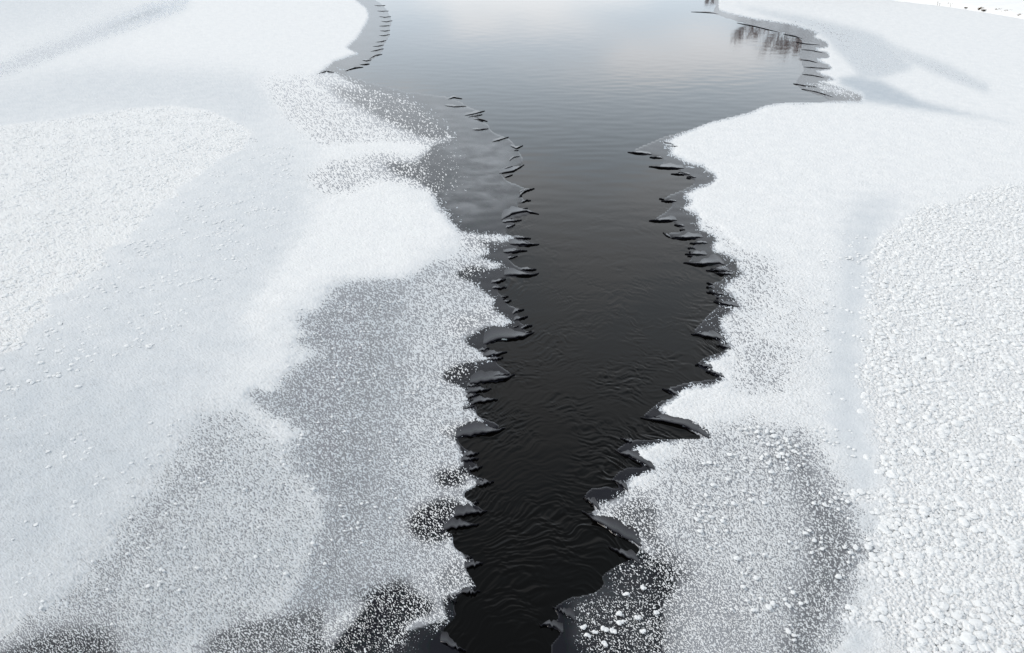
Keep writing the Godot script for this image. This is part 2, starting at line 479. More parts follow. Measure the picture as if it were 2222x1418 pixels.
# ---------------------------------------------------------------- where ice and snow lie
func plan() -> void:
	fill(ice_mask, [-224.75, 221.52, -39.84, 221.52, -15.93, 92.56, -13.89, 86.22, -12.67, 80.66, -11.47, 74.98, -10.82, 71.37, -10.28, 66.22, -9.71, 62.53, -9.47, 58.72, -9.26, 55.54, -8.90, 52.85, -9.19, 50.40, -9.10, 48.82, -9.70, 47.33, -10.21, 45.92, -11.51, 45.32, -15.37, 44.59, -50.86, 46.70])  # far_left
	fill(ice_mask, [-51.17, 47.01, -15.51, 45.03, -11.61, 45.77, -10.09, 45.77, -8.13, 43.19, -5.68, 40.37, -3.63, 39.31, -2.51, 37.87, -2.24, 36.82, -1.30, 35.53, -1.72, 34.14, -1.01, 33.27, -0.98, 32.03, -0.10, 30.65, 0.17, 29.44, 0.41, 27.98, 0.43, 26.89, -0.43, 25.86, -0.18, 25.00, 0.58, 24.10, 0.14, 23.38, 0.62, 22.88, -0.01, 22.35, 0.82, 21.68, -0.01, 21.20, 0.12, 20.58, -0.35, 20.10, 0.25, 19.75, 0.74, 19.23, -0.08, 18.97, 0.31, 18.71, -0.14, 18.39, 0.05, 17.81, 0.68, 17.23, -0.13, 16.98, -0.50, 16.71, -0.13, 16.42, -0.44, 16.29, -0.18, 15.91, -0.12, 15.54, 0.29, 15.21, 0.01, 15.00, 0.36, 14.85, 0.04, 14.63, 0.46, 14.48, 0.14, 14.31, 0.48, 14.16, 0.29, 13.93, -0.36, 13.75, -0.62, 13.56, -0.35, 13.21, -0.15, 13.06, -0.39, 12.94, 0.06, 12.41, -0.19, 12.19, -0.80, 12.03, -0.86, 11.96, -0.59, 11.71, -0.87, 11.61, -0.61, 11.30, -0.69, 11.08, -0.16, 10.72, -0.50, 10.43, -1.00, 10.36, -0.80, 10.06, -0.60, 9.94, -0.81, 9.85, -0.51, 9.61, -0.76, 9.46, -0.37, 9.23, -0.64, 9.04, -0.81, 8.90, -0.38, 8.52, -0.89, 8.39, -1.04, 8.15, -0.86, 8.05, -0.85, 7.78, -0.47, 7.51, -0.66, 7.39, -0.45, 7.02, -0.69, 6.94, -0.78, 6.79, -0.73, 6.57, -0.89, 6.35, -0.91, 6.18, -0.64, 6.07, -0.69, 5.89, -0.72, 5.58, -9.96, 5.58])  # near_left
	fill(ice_mask, [53.86, 221.52, 23.01, 91.44, 21.52, 83.82, 19.55, 78.54, 20.36, 71.37, 21.10, 66.83, 22.11, 63.35, 22.31, 59.94, 20.36, 54.68, 19.35, 52.66, 19.09, 50.40, 18.31, 48.99, 18.22, 47.66, 17.08, 45.17, 15.71, 42.38, 15.70, 40.86, 15.88, 39.77, 16.30, 38.63, 16.97, 37.65, 20.82, 34.69, 22.70, 32.76, 29.34, 25.43, 222.02, 221.52])  # far_right
	fill(ice_mask, [30.10, 26.20, 22.80, 32.93, 21.02, 35.06, 17.91, 37.97, 16.98, 37.97, 13.65, 37.76, 12.49, 37.13, 11.38, 35.63, 10.25, 34.69, 8.96, 33.61, 7.80, 32.27, 6.41, 31.02, 5.19, 29.44, 4.51, 28.56, 5.38, 28.11, 5.75, 27.80, 5.90, 27.24, 5.02, 26.65, 6.32, 26.25, 5.97, 25.86, 6.53, 24.90, 5.76, 24.00, 4.82, 23.06, 5.32, 22.70, 4.73, 21.76, 4.16, 21.04, 5.03, 20.93, 4.83, 20.62, 5.14, 20.51, 4.99, 20.18, 4.40, 20.07, 4.62, 19.64, 5.47, 19.57, 4.86, 18.90, 4.91, 18.26, 4.54, 17.87, 5.59, 17.66, 5.21, 17.26, 5.62, 17.12, 5.03, 16.68, 4.80, 16.42, 4.93, 16.03, 4.94, 15.49, 4.60, 15.07, 4.15, 14.41, 3.95, 14.06, 4.59, 13.79, 4.34, 13.56, 4.65, 13.44, 4.04, 13.12, 3.76, 12.79, 3.91, 12.56, 4.22, 12.29, 3.55, 12.19, 2.91, 11.90, 3.17, 11.65, 2.79, 11.49, 2.36, 10.98, 3.00, 10.76, 3.47, 10.29, 3.16, 10.36, 2.06, 10.31, 1.76, 10.01, 2.36, 9.49, 1.96, 9.61, 1.79, 9.49, 1.61, 9.28, 1.85, 8.98, 1.55, 9.11, 1.27, 9.06, 1.12, 8.87, 1.33, 8.54, 1.10, 8.52, 1.50, 8.05, 1.87, 7.78, 1.75, 7.60, 1.49, 7.45, 1.23, 7.25, 1.27, 7.10, 1.12, 6.96, 0.77, 6.88, 0.54, 6.71, 0.63, 6.53, 0.35, 6.44, 0.65, 6.34, 0.49, 6.15, 0.49, 5.58, 9.84, 5.58])  # near_right
	fill(land, [-224.75, 221.52, -42.94, 221.52, -17.85, 91.44, -15.20, 82.89, -13.63, 75.36, -13.00, 70.01, -12.49, 65.33, -11.99, 59.94, -11.93, 55.75, -10.61, 53.25, -11.55, 50.04, -11.53, 47.66, -11.61, 45.77, -12.35, 43.32, -14.56, 41.99, -47.50, 43.32])
	fill(land, [-51.17, 47.01, -15.38, 45.03, -11.54, 45.47, -10.55, 45.32, -9.03, 42.38, -7.23, 40.01, -5.22, 37.65, -3.61, 32.93, -2.43, 30.72, -3.29, 29.57, -3.19, 27.67, -2.41, 24.59, -2.61, 23.38, -2.43, 22.27, -1.89, 20.85, -1.42, 20.00, 0.52, 19.68, -0.28, 19.44, -1.06, 19.50, -0.65, 18.74, -1.01, 18.20, -0.13, 17.72, -0.61, 17.52, -1.34, 17.52, -1.50, 17.29, -0.99, 16.55, -0.43, 15.73, -0.55, 15.30, 0.04, 14.56, -0.63, 14.45, -1.11, 13.83, -0.98, 13.56, -0.44, 13.06, -0.96, 12.94, -1.40, 12.46, -1.38, 12.24, -0.90, 11.83, -0.89, 11.37, -0.49, 10.79, -0.92, 10.72, -1.17, 10.45, -0.93, 10.13, -0.81, 9.63, -0.97, 9.52, -0.44, 9.12, -0.67, 8.96, -0.60, 8.72, -0.92, 8.34, -1.00, 8.05, -0.85, 7.85, -0.51, 7.30, -0.71, 7.22, -0.54, 7.06, -0.94, 6.87, -0.85, 6.53, -1.36, 6.32, -1.53, 6.03, -1.54, 5.58, -9.96, 5.58])
	fill(land, [55.97, 221.52, 21.20, 81.54, 21.49, 78.13, 22.64, 73.50, 24.76, 69.35, 25.08, 63.62, 23.77, 61.73, 23.62, 58.24, 22.94, 56.19, 21.41, 54.89, 21.86, 53.25, 21.03, 51.13, 20.04, 50.76, 20.09, 48.65, 19.69, 47.01, 18.39, 46.23, 18.65, 43.60, 17.40, 43.05, 18.08, 41.23, 18.24, 39.20, 17.73, 37.97, 17.44, 35.82, 19.75, 32.68, 21.45, 30.72, 28.03, 24.10, 222.02, 221.52])
	fill(land, [29.99, 26.08, 22.70, 32.76, 20.92, 34.87, 17.82, 37.76, 13.58, 37.55, 12.47, 36.92, 11.37, 35.44, 10.24, 34.50, 8.92, 33.44, 7.79, 32.03, 7.01, 31.10, 6.13, 29.92, 6.64, 29.44, 6.16, 28.63, 6.42, 27.67, 6.67, 27.12, 7.20, 26.71, 7.02, 26.37, 7.31, 25.75, 7.17, 24.90, 6.33, 24.10, 5.64, 23.38, 5.92, 22.84, 5.40, 22.05, 5.77, 21.68, 5.79, 21.20, 5.56, 20.81, 5.57, 20.36, 5.89, 19.89, 6.03, 19.68, 5.61, 19.10, 5.54, 18.74, 6.03, 18.39, 6.10, 17.99, 5.94, 17.69, 6.10, 17.32, 5.92, 17.01, 5.26, 16.42, 5.48, 15.88, 5.55, 15.35, 4.92, 14.85, 4.71, 14.45, 4.77, 13.99, 4.76, 13.59, 4.54, 13.18, 3.98, 12.85, 4.26, 12.29, 4.17, 12.12, 3.40, 11.90, 2.75, 11.24, 2.81, 11.03, 3.25, 10.76, 3.51, 10.28, 2.73, 10.23, 2.02, 10.00, 2.26, 9.69, 2.39, 9.45, 1.82, 9.17, 1.84, 8.90, 1.21, 8.56, 1.40, 8.26, 1.65, 8.05, 1.84, 7.78, 2.15, 7.45, 2.50, 7.14, 2.57, 6.87, 2.29, 6.57, 2.14, 5.58, 9.84, 5.58])
	land = soften(land, 1)
	lay([-224.75, 221.52, -42.94, 221.52, -17.85, 91.44, -15.20, 82.89, -13.63, 75.36, -13.00, 70.01, -12.49, 65.33, -11.99, 59.94, -11.93, 55.75, -10.61, 53.25, -11.55, 50.04, -11.53, 47.66, -11.61, 45.77, -12.35, 43.32, -14.56, 41.99, -47.50, 43.32], 0, 1.08, 0.97, 0.008, 0.2)
	lay([-51.17, 47.01, -15.38, 45.03, -11.54, 45.47, -10.55, 45.32, -9.03, 42.38, -7.23, 40.01, -5.22, 37.65, -3.61, 32.93, -2.43, 30.72, -3.29, 29.57, -3.19, 27.67, -2.41, 24.59, -2.61, 23.38, -2.43, 22.27, -1.89, 20.85, -1.42, 20.00, 0.52, 19.68, -0.28, 19.44, -1.06, 19.50, -0.65, 18.74, -1.01, 18.20, -0.13, 17.72, -0.61, 17.52, -1.34, 17.52, -1.50, 17.29, -0.99, 16.55, -0.43, 15.73, -0.55, 15.30, 0.04, 14.56, -0.63, 14.45, -1.11, 13.83, -0.98, 13.56, -0.44, 13.06, -0.96, 12.94, -1.40, 12.46, -1.38, 12.24, -0.90, 11.83, -0.89, 11.37, -0.49, 10.79, -0.92, 10.72, -1.17, 10.45, -0.93, 10.13, -0.81, 9.63, -0.97, 9.52, -0.44, 9.12, -0.67, 8.96, -0.60, 8.72, -0.92, 8.34, -1.00, 8.05, -0.85, 7.85, -0.51, 7.30, -0.71, 7.22, -0.54, 7.06, -0.94, 6.87, -0.85, 6.53, -1.36, 6.32, -1.53, 6.03, -1.54, 5.58, -9.96, 5.58], 1, 1.05, 0.85, 0.014, 0.3)
	lay([55.97, 221.52, 21.20, 81.54, 21.49, 78.13, 22.64, 73.50, 24.76, 69.35, 25.08, 63.62, 23.77, 61.73, 23.62, 58.24, 22.94, 56.19, 21.41, 54.89, 21.86, 53.25, 21.03, 51.13, 20.04, 50.76, 20.09, 48.65, 19.69, 47.01, 18.39, 46.23, 18.65, 43.60, 17.40, 43.05, 18.08, 41.23, 18.24, 39.20, 17.73, 37.97, 17.44, 35.82, 19.75, 32.68, 21.45, 30.72, 28.03, 24.10, 222.02, 221.52], 0, 1.08, 0.93, 0.008, 0.2)
	lay([29.99, 26.08, 22.70, 32.76, 20.92, 34.87, 17.82, 37.76, 13.58, 37.55, 12.47, 36.92, 11.37, 35.44, 10.24, 34.50, 8.92, 33.44, 7.79, 32.03, 7.01, 31.10, 6.13, 29.92, 6.64, 29.44, 6.16, 28.63, 6.42, 27.67, 6.67, 27.12, 7.20, 26.71, 7.02, 26.37, 7.31, 25.75, 7.17, 24.90, 6.33, 24.10, 5.64, 23.38, 5.92, 22.84, 5.40, 22.05, 5.77, 21.68, 5.79, 21.20, 5.56, 20.81, 5.57, 20.36, 5.89, 19.89, 6.03, 19.68, 5.61, 19.10, 5.54, 18.74, 6.03, 18.39, 6.10, 17.99, 5.94, 17.69, 6.10, 17.32, 5.92, 17.01, 5.26, 16.42, 5.48, 15.88, 5.55, 15.35, 4.92, 14.85, 4.71, 14.45, 4.77, 13.99, 4.76, 13.59, 4.54, 13.18, 3.98, 12.85, 4.26, 12.29, 4.17, 12.12, 3.40, 11.90, 2.75, 11.24, 2.81, 11.03, 3.25, 10.76, 3.51, 10.28, 2.73, 10.23, 2.02, 10.00, 2.26, 9.69, 2.39, 9.45, 1.82, 9.17, 1.84, 8.90, 1.21, 8.56, 1.40, 8.26, 1.65, 8.05, 1.84, 7.78, 2.15, 7.45, 2.50, 7.14, 2.57, 6.87, 2.29, 6.57, 2.14, 5.58, 9.84, 5.58], 1, 1.08, 0.95, 0.016, 0.4)
	lay([-224.75, 221.52, -96.92, 221.52, -40.66, 81.54, -37.95, 63.90, -37.82, 57.54, -45.49, 54.27, -52.80, 48.65], 4, 1.05, 0.58, 0.02, 0.5)
	lay([-32.09, 40.13, -32.39, 48.65, -33.65, 53.86, -34.73, 60.69, -36.85, 71.71, -39.82, 87.22, -38.61, 97.30, -33.57, 81.54, -32.25, 66.22, -31.34, 56.86, -30.25, 48.99, -29.74, 44.30, -30.46, 37.87], 2, 0.27, 0.5, 0.03, 0.6)
	lay([-45.55, 41.36, -28.33, 41.99, -26.56, 48.65, -20.09, 47.01, -14.66, 44.02, -11.58, 36.82, -10.87, 31.48, -12.83, 33.79, -16.75, 36.72, -19.76, 35.06, -22.65, 32.68, -32.89, 28.63], 3, 1.05, 0.58, 0.014, 0.3)
	lay([-11.05, 31.10, -11.13, 27.67, -10.92, 23.15, -10.87, 19.23, -10.80, 16.03, -10.49, 13.40, -13.01, 8.64, -10.53, 6.15, -5.96, 6.87, -5.84, 9.17, -5.80, 11.08, -5.52, 13.79, -5.52, 16.03, -5.12, 18.26, -6.33, 23.62, -8.55, 28.63], 4, 1.05, 0.6, 0.014, 0.3)
	lay([-15.43, 11.08, -10.44, 12.67, -8.09, 12.67, -5.89, 11.08, -5.92, 8.85, -6.27, 6.87, -10.53, 6.15], 5, 1.03, 0.42, 0.014, 0.3)
	lay([-7.46, 28.63, -3.34, 29.16, -4.38, 27.37, -4.36, 24.85, -2.74, 23.15, -1.78, 20.29, -2.49, 17.09, -4.15, 17.09, -5.29, 16.03, -5.52, 13.79, -6.19, 14.63, -6.04, 17.09, -6.12, 21.44], 3, 1.08, 1, 0.014, 0.3)
	lay([-15.15, 44.30, -12.99, 45.77, -10.52, 45.17, -8.07, 41.36, -5.91, 38.41, -4.55, 35.82, -3.01, 31.87, -2.43, 30.72, -3.47, 29.57, -5.46, 29.71, -7.65, 29.44, -9.29, 31.87, -11.44, 36.31, -13.61, 41.36], 2, 0.62, 0.95, 0.035, 0.7)
	lay([-11.54, 45.47, -9.00, 42.25, -5.08, 37.44, -2.43, 30.72, -3.41, 29.85, -5.01, 31.87, -6.93, 34.87, -9.20, 38.41], 2, 0.34, 0.9, 0.035, 0.6)
	lay([-10.02, 44.73, -7.19, 39.77, -5.08, 37.44, -3.63, 33.10, -2.14, 30.72, -2.89, 30.35, -4.85, 33.79, -7.32, 38.41], 2, 0.2, 0.9, 0.03, 0.5)
	lay([-7.58, 29.16, -4.92, 29.85, -3.27, 29.44, -3.48, 28.76, -5.60, 28.37, -7.35, 28.11], 1, 1.05, 1, 0.014, 0.3)
	lay([-7.47, 25.37, -6.89, 27.67, -5.08, 28.50, -3.72, 27.67, -2.41, 24.59, -2.56, 23.62, -3.54, 24.75, -4.52, 24.85, -5.33, 23.62, -6.08, 23.15], 2, 0.58, 0.95, 0.032, 0.7)
	lay([-5.54, 27.98, -3.72, 27.67, -2.33, 24.59, -2.55, 23.52, -3.35, 24.49, -4.27, 25.37], 2, 0.33, 0.95, 0.032, 0.6)
	lay([-3.35, 29.30, -1.83, 28.63, -1.56, 23.62, -2.44, 23.15, -3.72, 27.67], 2, 0.14, 0.9, 0.03, 1)
	lay([-4.38, 16.76, -2.70, 16.87, -1.88, 18.26, -1.19, 17.09, -0.57, 15.78, -1.18, 14.85, -1.55, 14.20, -1.19, 13.40, -1.48, 12.32, -0.98, 11.68, -1.24, 10.52, -0.86, 9.63, -1.36, 9.29, -1.08, 8.64, -1.55, 8.34, -1.01, 7.69, -1.32, 6.94, -2.38, 6.64, -2.71, 6.03, -2.70, 5.58, -3.69, 5.58, -3.90, 6.15, -3.11, 6.64, -2.92, 7.35, -2.95, 8.34, -2.97, 8.74, -3.55, 9.29, -3.92, 9.94, -3.70, 10.52, -4.31, 10.93, -4.91, 11.37, -5.03, 11.75, -4.61, 11.99, -4.47, 12.85, -4.12, 13.36, -4.99, 13.69, -4.54, 13.89, -4.98, 14.80, -4.56, 15.30], 12, 0.43, 0.3, 0.024, 0.3)
	lay([-2.43, 16.55, -0.91, 16.03, -1.55, 14.20, -1.36, 11.99, -1.02, 9.75, -1.56, 9.06, -1.48, 7.26, -2.08, 7.02, -2.03, 9.75, -2.17, 12.67], 14, 0.52, 0.4, 0.02, 0.25)
	lay([-1.44, 19.23, -0.65, 18.74, -0.40, 15.78, 0.01, 14.58, -0.49, 12.94, -0.90, 11.83, -0.49, 10.76, -0.87, 9.75, -0.44, 9.09, -0.64, 8.44, -0.89, 7.87, -0.51, 7.29, -0.94, 6.87, -1.44, 6.94, -1.80, 9.75, -2.37, 16.03], 13, 0.56, 0.55, 0.02, 0.25)
	lay([-5.80, 11.08, -5.13, 11.37, -3.96, 10.26, -3.55, 9.29, -2.95, 8.64, -2.92, 7.35, -3.11, 6.64, -4.02, 6.15, -4.02, 5.58, -6.66, 5.58, -6.46, 6.15, -5.96, 6.87, -5.94, 7.43, -5.88, 8.44, -5.84, 9.17], 3, 0.68, 0.5, 0.025, 0.3)
	lay([-5.26, 10.52, -5.39, 9.75, -5.55, 8.85, -5.64, 7.78, -5.82, 6.94, -5.85, 6.64, -5.49, 6.79, -5.28, 7.87, -5.12, 9.06, -4.84, 10.00], 3, 0.5, 0.5, 0.026, 0.3)
	lay([-6.50, 6.22, -6.09, 6.53, -5.36, 6.64, -4.83, 6.28, -4.57, 5.58, -7.21, 5.58, -6.86, 5.89], 3, 0.36, 0.6, 0.022, 0.15)
	lay([-3.98, 6.35, -3.57, 6.57, -2.87, 6.64, -2.39, 6.71, -2.26, 5.58, -3.74, 5.58], 2, 0.38, 0.6, 0.022, 0.15)
	lay([-2.39, 6.15, -1.99, 6.87, -1.53, 7.10, -0.94, 6.94, -0.85, 6.53, -1.36, 6.32, -1.49, 5.58, -2.37, 5.58], 3, 0.22, 0.9, 0.02, 0.15)
	lay([-1.33, 10.65, -0.93, 10.86, -0.51, 10.82, -0.87, 10.52, -1.01, 10.19, -1.22, 10.32], 1, 0.4, 0.9, 0.02, 0.2)
	lay([-1.66, 8.34, -1.49, 8.72, -1.10, 8.87, -0.72, 8.77, -0.62, 8.69, -0.88, 8.29, -0.85, 7.85, -1.21, 7.78, -1.50, 7.94], 2, 0.33, 0.9, 0.02, 0.2)
	lay([-1.36, 9.29, -1.24, 9.58, -0.86, 9.66, -0.61, 9.34, -0.75, 9.00, -1.19, 8.98], 2, 0.33, 0.9, 0.02, 0.3)
	lay([-1.51, 14.37, -1.19, 15.07, -0.55, 15.26, -0.28, 14.85, -0.63, 14.50, -1.11, 13.83, -1.32, 13.89], 2, 0.42, 0.9, 0.022, 0.2)
	lay([-1.49, 12.41, -1.20, 12.85, -0.68, 12.97, -0.80, 12.58, -1.01, 12.08, -1.32, 12.08], 2, 0.3, 0.9, 0.02, 0.3)
	lay([-1.59, 17.32, -1.11, 17.81, -0.50, 17.66, -0.84, 17.09, -1.23, 16.76], 2, 0.25, 0.9, 0.02, 0.3)
	lay([-1.53, 19.50, -1.08, 19.85, -0.28, 19.64, -0.65, 18.90, -1.17, 18.90], 2, 0.36, 0.9, 0.02, 0.3)
	lay([-0.81, 7.78, -0.49, 7.35, -0.54, 6.98, -0.99, 6.79, -1.15, 7.18], 2, 0.4, 0.9, 0.02, 0.3)
	lay([23.85, 86.22, 27.87, 74.98, 29.17, 67.44, 29.27, 62.26, 25.81, 50.40, 24.70, 47.01, 21.01, 43.74, 20.38, 44.59, 21.60, 49.51, 22.76, 54.68, 24.18, 59.94, 24.63, 71.71], 11, 0.8, 0.42, 0.02, 0.3)
	lay([28.63, 61.21, 27.86, 55.32, 27.67, 48.65, 26.49, 41.99, 25.09, 39.54, 25.11, 43.74, 25.57, 50.40], 11, 0.78, 0.5, 0.018, 0.3)
	lay([18.63, 43.74, 20.23, 44.73, 20.92, 42.65, 20.55, 37.65, 21.68, 34.69, 22.81, 32.68, 20.92, 34.87, 17.78, 37.65, 17.15, 38.41], 11, -1, 0.12, 0.008, 0.3)
	lay([16.12, 41.86, 17.40, 42.92, 18.08, 41.23, 18.24, 39.20, 17.72, 38.19, 16.77, 39.89], 1, 0.5, 0.8, 0.02, 0.5)
	lay([6.27, 18.90, 7.09, 18.26, 8.15, 17.09, 7.74, 14.63, 6.42, 11.83, 5.11, 11.37, 4.59, 12.67, 5.01, 14.63, 5.87, 16.55], 4, 0.8, 0.85, 0.025, 0.5)
	lay([5.91, 18.26, 7.14, 18.42, 6.73, 16.55, 5.67, 15.07, 5.35, 14.52, 5.77, 13.40, 5.21, 11.68, 4.28, 11.83, 4.69, 13.03, 4.97, 14.85], 13, 0.6, 0.8, 0.022, 0.3)
	lay([5.60, 21.76, 6.14, 20.47, 6.40, 18.90, 6.84, 18.26, 6.10, 18.26, 5.69, 20.29], 11, 0.72, 0.85, 0.022, 0.3)
	lay([11.20, 23.15, 12.65, 22.70, 10.40, 19.57, 8.92, 16.55, 7.44, 13.40, 6.55, 11.08, 6.10, 9.63, 5.58, 8.44, 5.47, 7.87, 4.84, 7.02, 4.23, 5.58, 3.90, 5.58, 4.18, 6.15, 4.81, 7.26, 5.31, 8.64, 5.61, 10.39, 6.38, 12.67, 8.38, 17.09], 3, 1.06, 0.5, 0.007, 0.2)
	lay([3.22, 10.65, 4.51, 11.08, 5.38, 10.65, 5.39, 8.85, 5.05, 7.69, 4.65, 6.87, 4.06, 6.15, 3.79, 5.58, 2.03, 5.58, 2.37, 6.64, 2.64, 7.02, 2.19, 7.69, 2.16, 9.17], 3, 0.6, 0.7, 0.025, 0.3)
	lay([4.67, 10.26, 5.24, 10.26, 5.11, 9.06, 5.37, 8.44, 5.12, 7.60, 4.56, 6.79, 4.00, 6.15, 3.68, 5.58, 2.69, 5.58, 3.35, 6.28, 3.91, 7.26, 4.35, 8.15, 4.44, 9.29], 3, 0.4, 0.6, 0.026, 0.4)
	lay([0.76, 6.79, 1.37, 6.94, 1.93, 6.94, 2.44, 6.71, 2.19, 5.58, 0.85, 5.58, 0.88, 6.28], 2, 0.27, 0.9, 0.02, 0.2)
	lay([1.47, 7.78, 2.19, 7.69, 2.67, 7.18, 2.38, 6.71, 1.79, 6.87, 1.32, 7.10], 2, 0.28, 0.8, 0.02, 0.4)
	lay([2.08, 7.10, 2.83, 7.06, 3.22, 6.64, 2.91, 5.58, 1.75, 5.58], 3, 0.42, 0.85, 0.02, 0.2)
	lay([1.33, 7.18, 1.86, 7.26, 2.34, 7.10, 1.99, 6.94, 1.43, 6.94], 2, 0.2, 0.8, 0.02, 0.3)
	lay([2.15, 7.45, 2.55, 7.20, 2.85, 6.87, 2.98, 6.42, 2.63, 5.58, 2.08, 5.58, 2.35, 6.57], 3, 0.46, 0.8, 0.022, 0.25)
	lay([1.24, 8.52, 1.99, 9.06, 2.45, 8.74, 2.26, 8.05, 2.86, 7.18, 2.14, 7.43, 1.84, 7.78], 2, 0.38, 0.85, 0.02, 0.2)
	lay([-32.89, 28.63, -22.60, 32.60, -20.76, 33.70, -19.71, 34.96, -18.24, 36.02, -16.71, 36.61, -14.58, 35.72, -12.80, 33.70, -11.39, 31.87, -11.05, 31.10, -10.73, 28.63, -11.13, 27.67, -11.15, 25.37, -11.36, 23.85, -10.92, 23.15, -11.34, 22.70, -11.18, 20.66, -10.87, 19.23, -11.28, 18.74, -10.69, 17.66, -10.89, 17.09, -10.80, 16.03, -11.23, 15.78, -10.60, 14.85, -10.76, 14.20, -10.49, 13.40, -10.69, 13.08, -11.95, 12.16, -14.11, 9.75], 0, 0.97, 1, 0.03, 0.8)
	lay([24.48, 23.62, 17.65, 24.49, 16.24, 24.29, 14.44, 22.70, 13.04, 22.27, 11.88, 21.04, 10.26, 19.23, 9.39, 17.66, 8.98, 16.55, 8.24, 15.07, 7.83, 13.99, 7.08, 12.67, 6.78, 11.83, 6.64, 11.08, 6.37, 10.26, 6.05, 9.52, 6.05, 9.01, 5.41, 8.90, 5.36, 8.77, 5.89, 8.74, 5.53, 8.49, 5.75, 8.34, 5.23, 7.96, 5.29, 7.69, 4.83, 7.30, 5.05, 7.14, 4.90, 6.87, 4.27, 6.53, 4.69, 6.39, 4.88, 6.03, 4.83, 5.58, 9.84, 5.58], 1, 0.9, 0.92, 0.034, 1)
	fill(lumps, [-32.89, 28.63, -22.60, 32.60, -20.76, 33.70, -19.71, 34.96, -18.24, 36.02, -16.71, 36.61, -14.58, 35.72, -12.80, 33.70, -11.39, 31.87, -11.05, 31.10, -10.73, 28.63, -11.13, 27.67, -11.15, 25.37, -11.36, 23.85, -10.92, 23.15, -11.34, 22.70, -11.18, 20.66, -10.87, 19.23, -11.28, 18.74, -10.69, 17.66, -10.89, 17.09, -10.80, 16.03, -11.23, 15.78, -10.60, 14.85, -10.76, 14.20, -10.49, 13.40, -10.69, 13.08, -11.95, 12.16, -14.11, 9.75])
	fill(lumps, [24.48, 23.62, 17.65, 24.49, 16.24, 24.29, 14.44, 22.70, 13.04, 22.27, 11.88, 21.04, 10.26, 19.23, 9.39, 17.66, 8.98, 16.55, 8.24, 15.07, 7.83, 13.99, 7.08, 12.67, 6.78, 11.83, 6.64, 11.08, 6.37, 10.26, 6.05, 9.52, 6.05, 9.01, 5.41, 8.90, 5.36, 8.77, 5.89, 8.74, 5.53, 8.49, 5.75, 8.34, 5.23, 7.96, 5.29, 7.69, 4.83, 7.30, 5.05, 7.14, 4.90, 6.87, 4.27, 6.53, 4.69, 6.39, 4.88, 6.03, 4.83, 5.58, 9.84, 5.58])
	# thin frost grown into the bare ice
	fill(film, [-3.01, 30.72, -0.60, 30.72, 0.25, 28.30, -0.52, 25.92, 0.45, 23.62, -1.54, 20.85, -2.42, 22.93, -1.83, 25.64], 0.32)
	fill(film, [-4.15, 37.34, -2.96, 38.41, -1.59, 36.31, -1.06, 33.27, -2.39, 31.48, -3.69, 34.87], 0.25)
	fill(film, [-42.32, 221.52, -37.11, 221.52, -11.26, 73.50, -9.39, 56.41, -10.04, 47.66, -11.40, 48.65, -12.05, 63.90], 0.12)
	fill(film, [4.82, 18.74, 6.16, 19.75, 5.93, 17.66, 4.82, 16.03, 4.60, 17.09], 0.05)
	fill(film, [0.80, 6.87, 2.07, 7.78, 2.79, 6.87, 2.14, 5.58, 0.71, 5.58], 0.1)
	fill(film, [-2.30, 6.87, -0.81, 6.87, -0.83, 5.58, -2.26, 5.58], 0.05)
	film = soften(film, 2)
	ice_up = enlarged(soften(ice_mask, 1))
	cover_up = enlarged(cover)
	middle = along([0.38, 5.58, 0.51, 7.26, 0.68, 8.64, 1.52, 11.08, 2.29, 14.63, 2.97, 20.29, 2.85, 24.59, 3.07, 30.72, 5.65, 56.41, 11.05, 221.52], false, 0.0, 200.0, 801)
	split_left = along([-51.02, 46.85, -15.47, 44.88, -11.57, 45.62, -10.09, 45.77], true, -120.0, 120.0, 961)
	split_right = along([17.01, 37.76, 20.92, 34.87, 22.75, 32.85, 29.45, 25.53], true, -120.0, 120.0, 961)
	var i := 0
	while i < COLUMNS:
		used.append(i)
		var s := absf(-SIDE + 2.0 * SIDE * i / (COLUMNS - 1))
		i += 1 if s < 0.715 else 6


func which_sheet(x: float, d: float) -> int:
	var at := clampi(int((x + 120.0) * 4.0), 0, 960)
	if x < middle[clampi(int(d * 4.0), 0, 800)]:
		return 0 if d > split_left[at] else 1
	return 2 if d > split_right[at] else 3


func ice_height(mask: float) -> float:
	var t := clampf((mask - 0.4) / 0.2, 0.0, 1.0)
	return lerpf(-0.025, 0.012, t * t * (3.0 - 2.0 * t))


func ice_swell(x: float, d: float) -> float:
	return 0.0045 * noise.get_noise_2d(x * 0.9, d * 1.6) + 0.001 * noise.get_noise_2d(x * 4.0, d * 6.0)


func grid_normal(a: Vector3, b: Vector3, c: Vector3, d: Vector3) -> Vector3:
	# a-b across, c-d away from the bridge
	var n := (d - c).cross(b - a)
	return n.normalized() if n.y > 0 else -n.normalized()


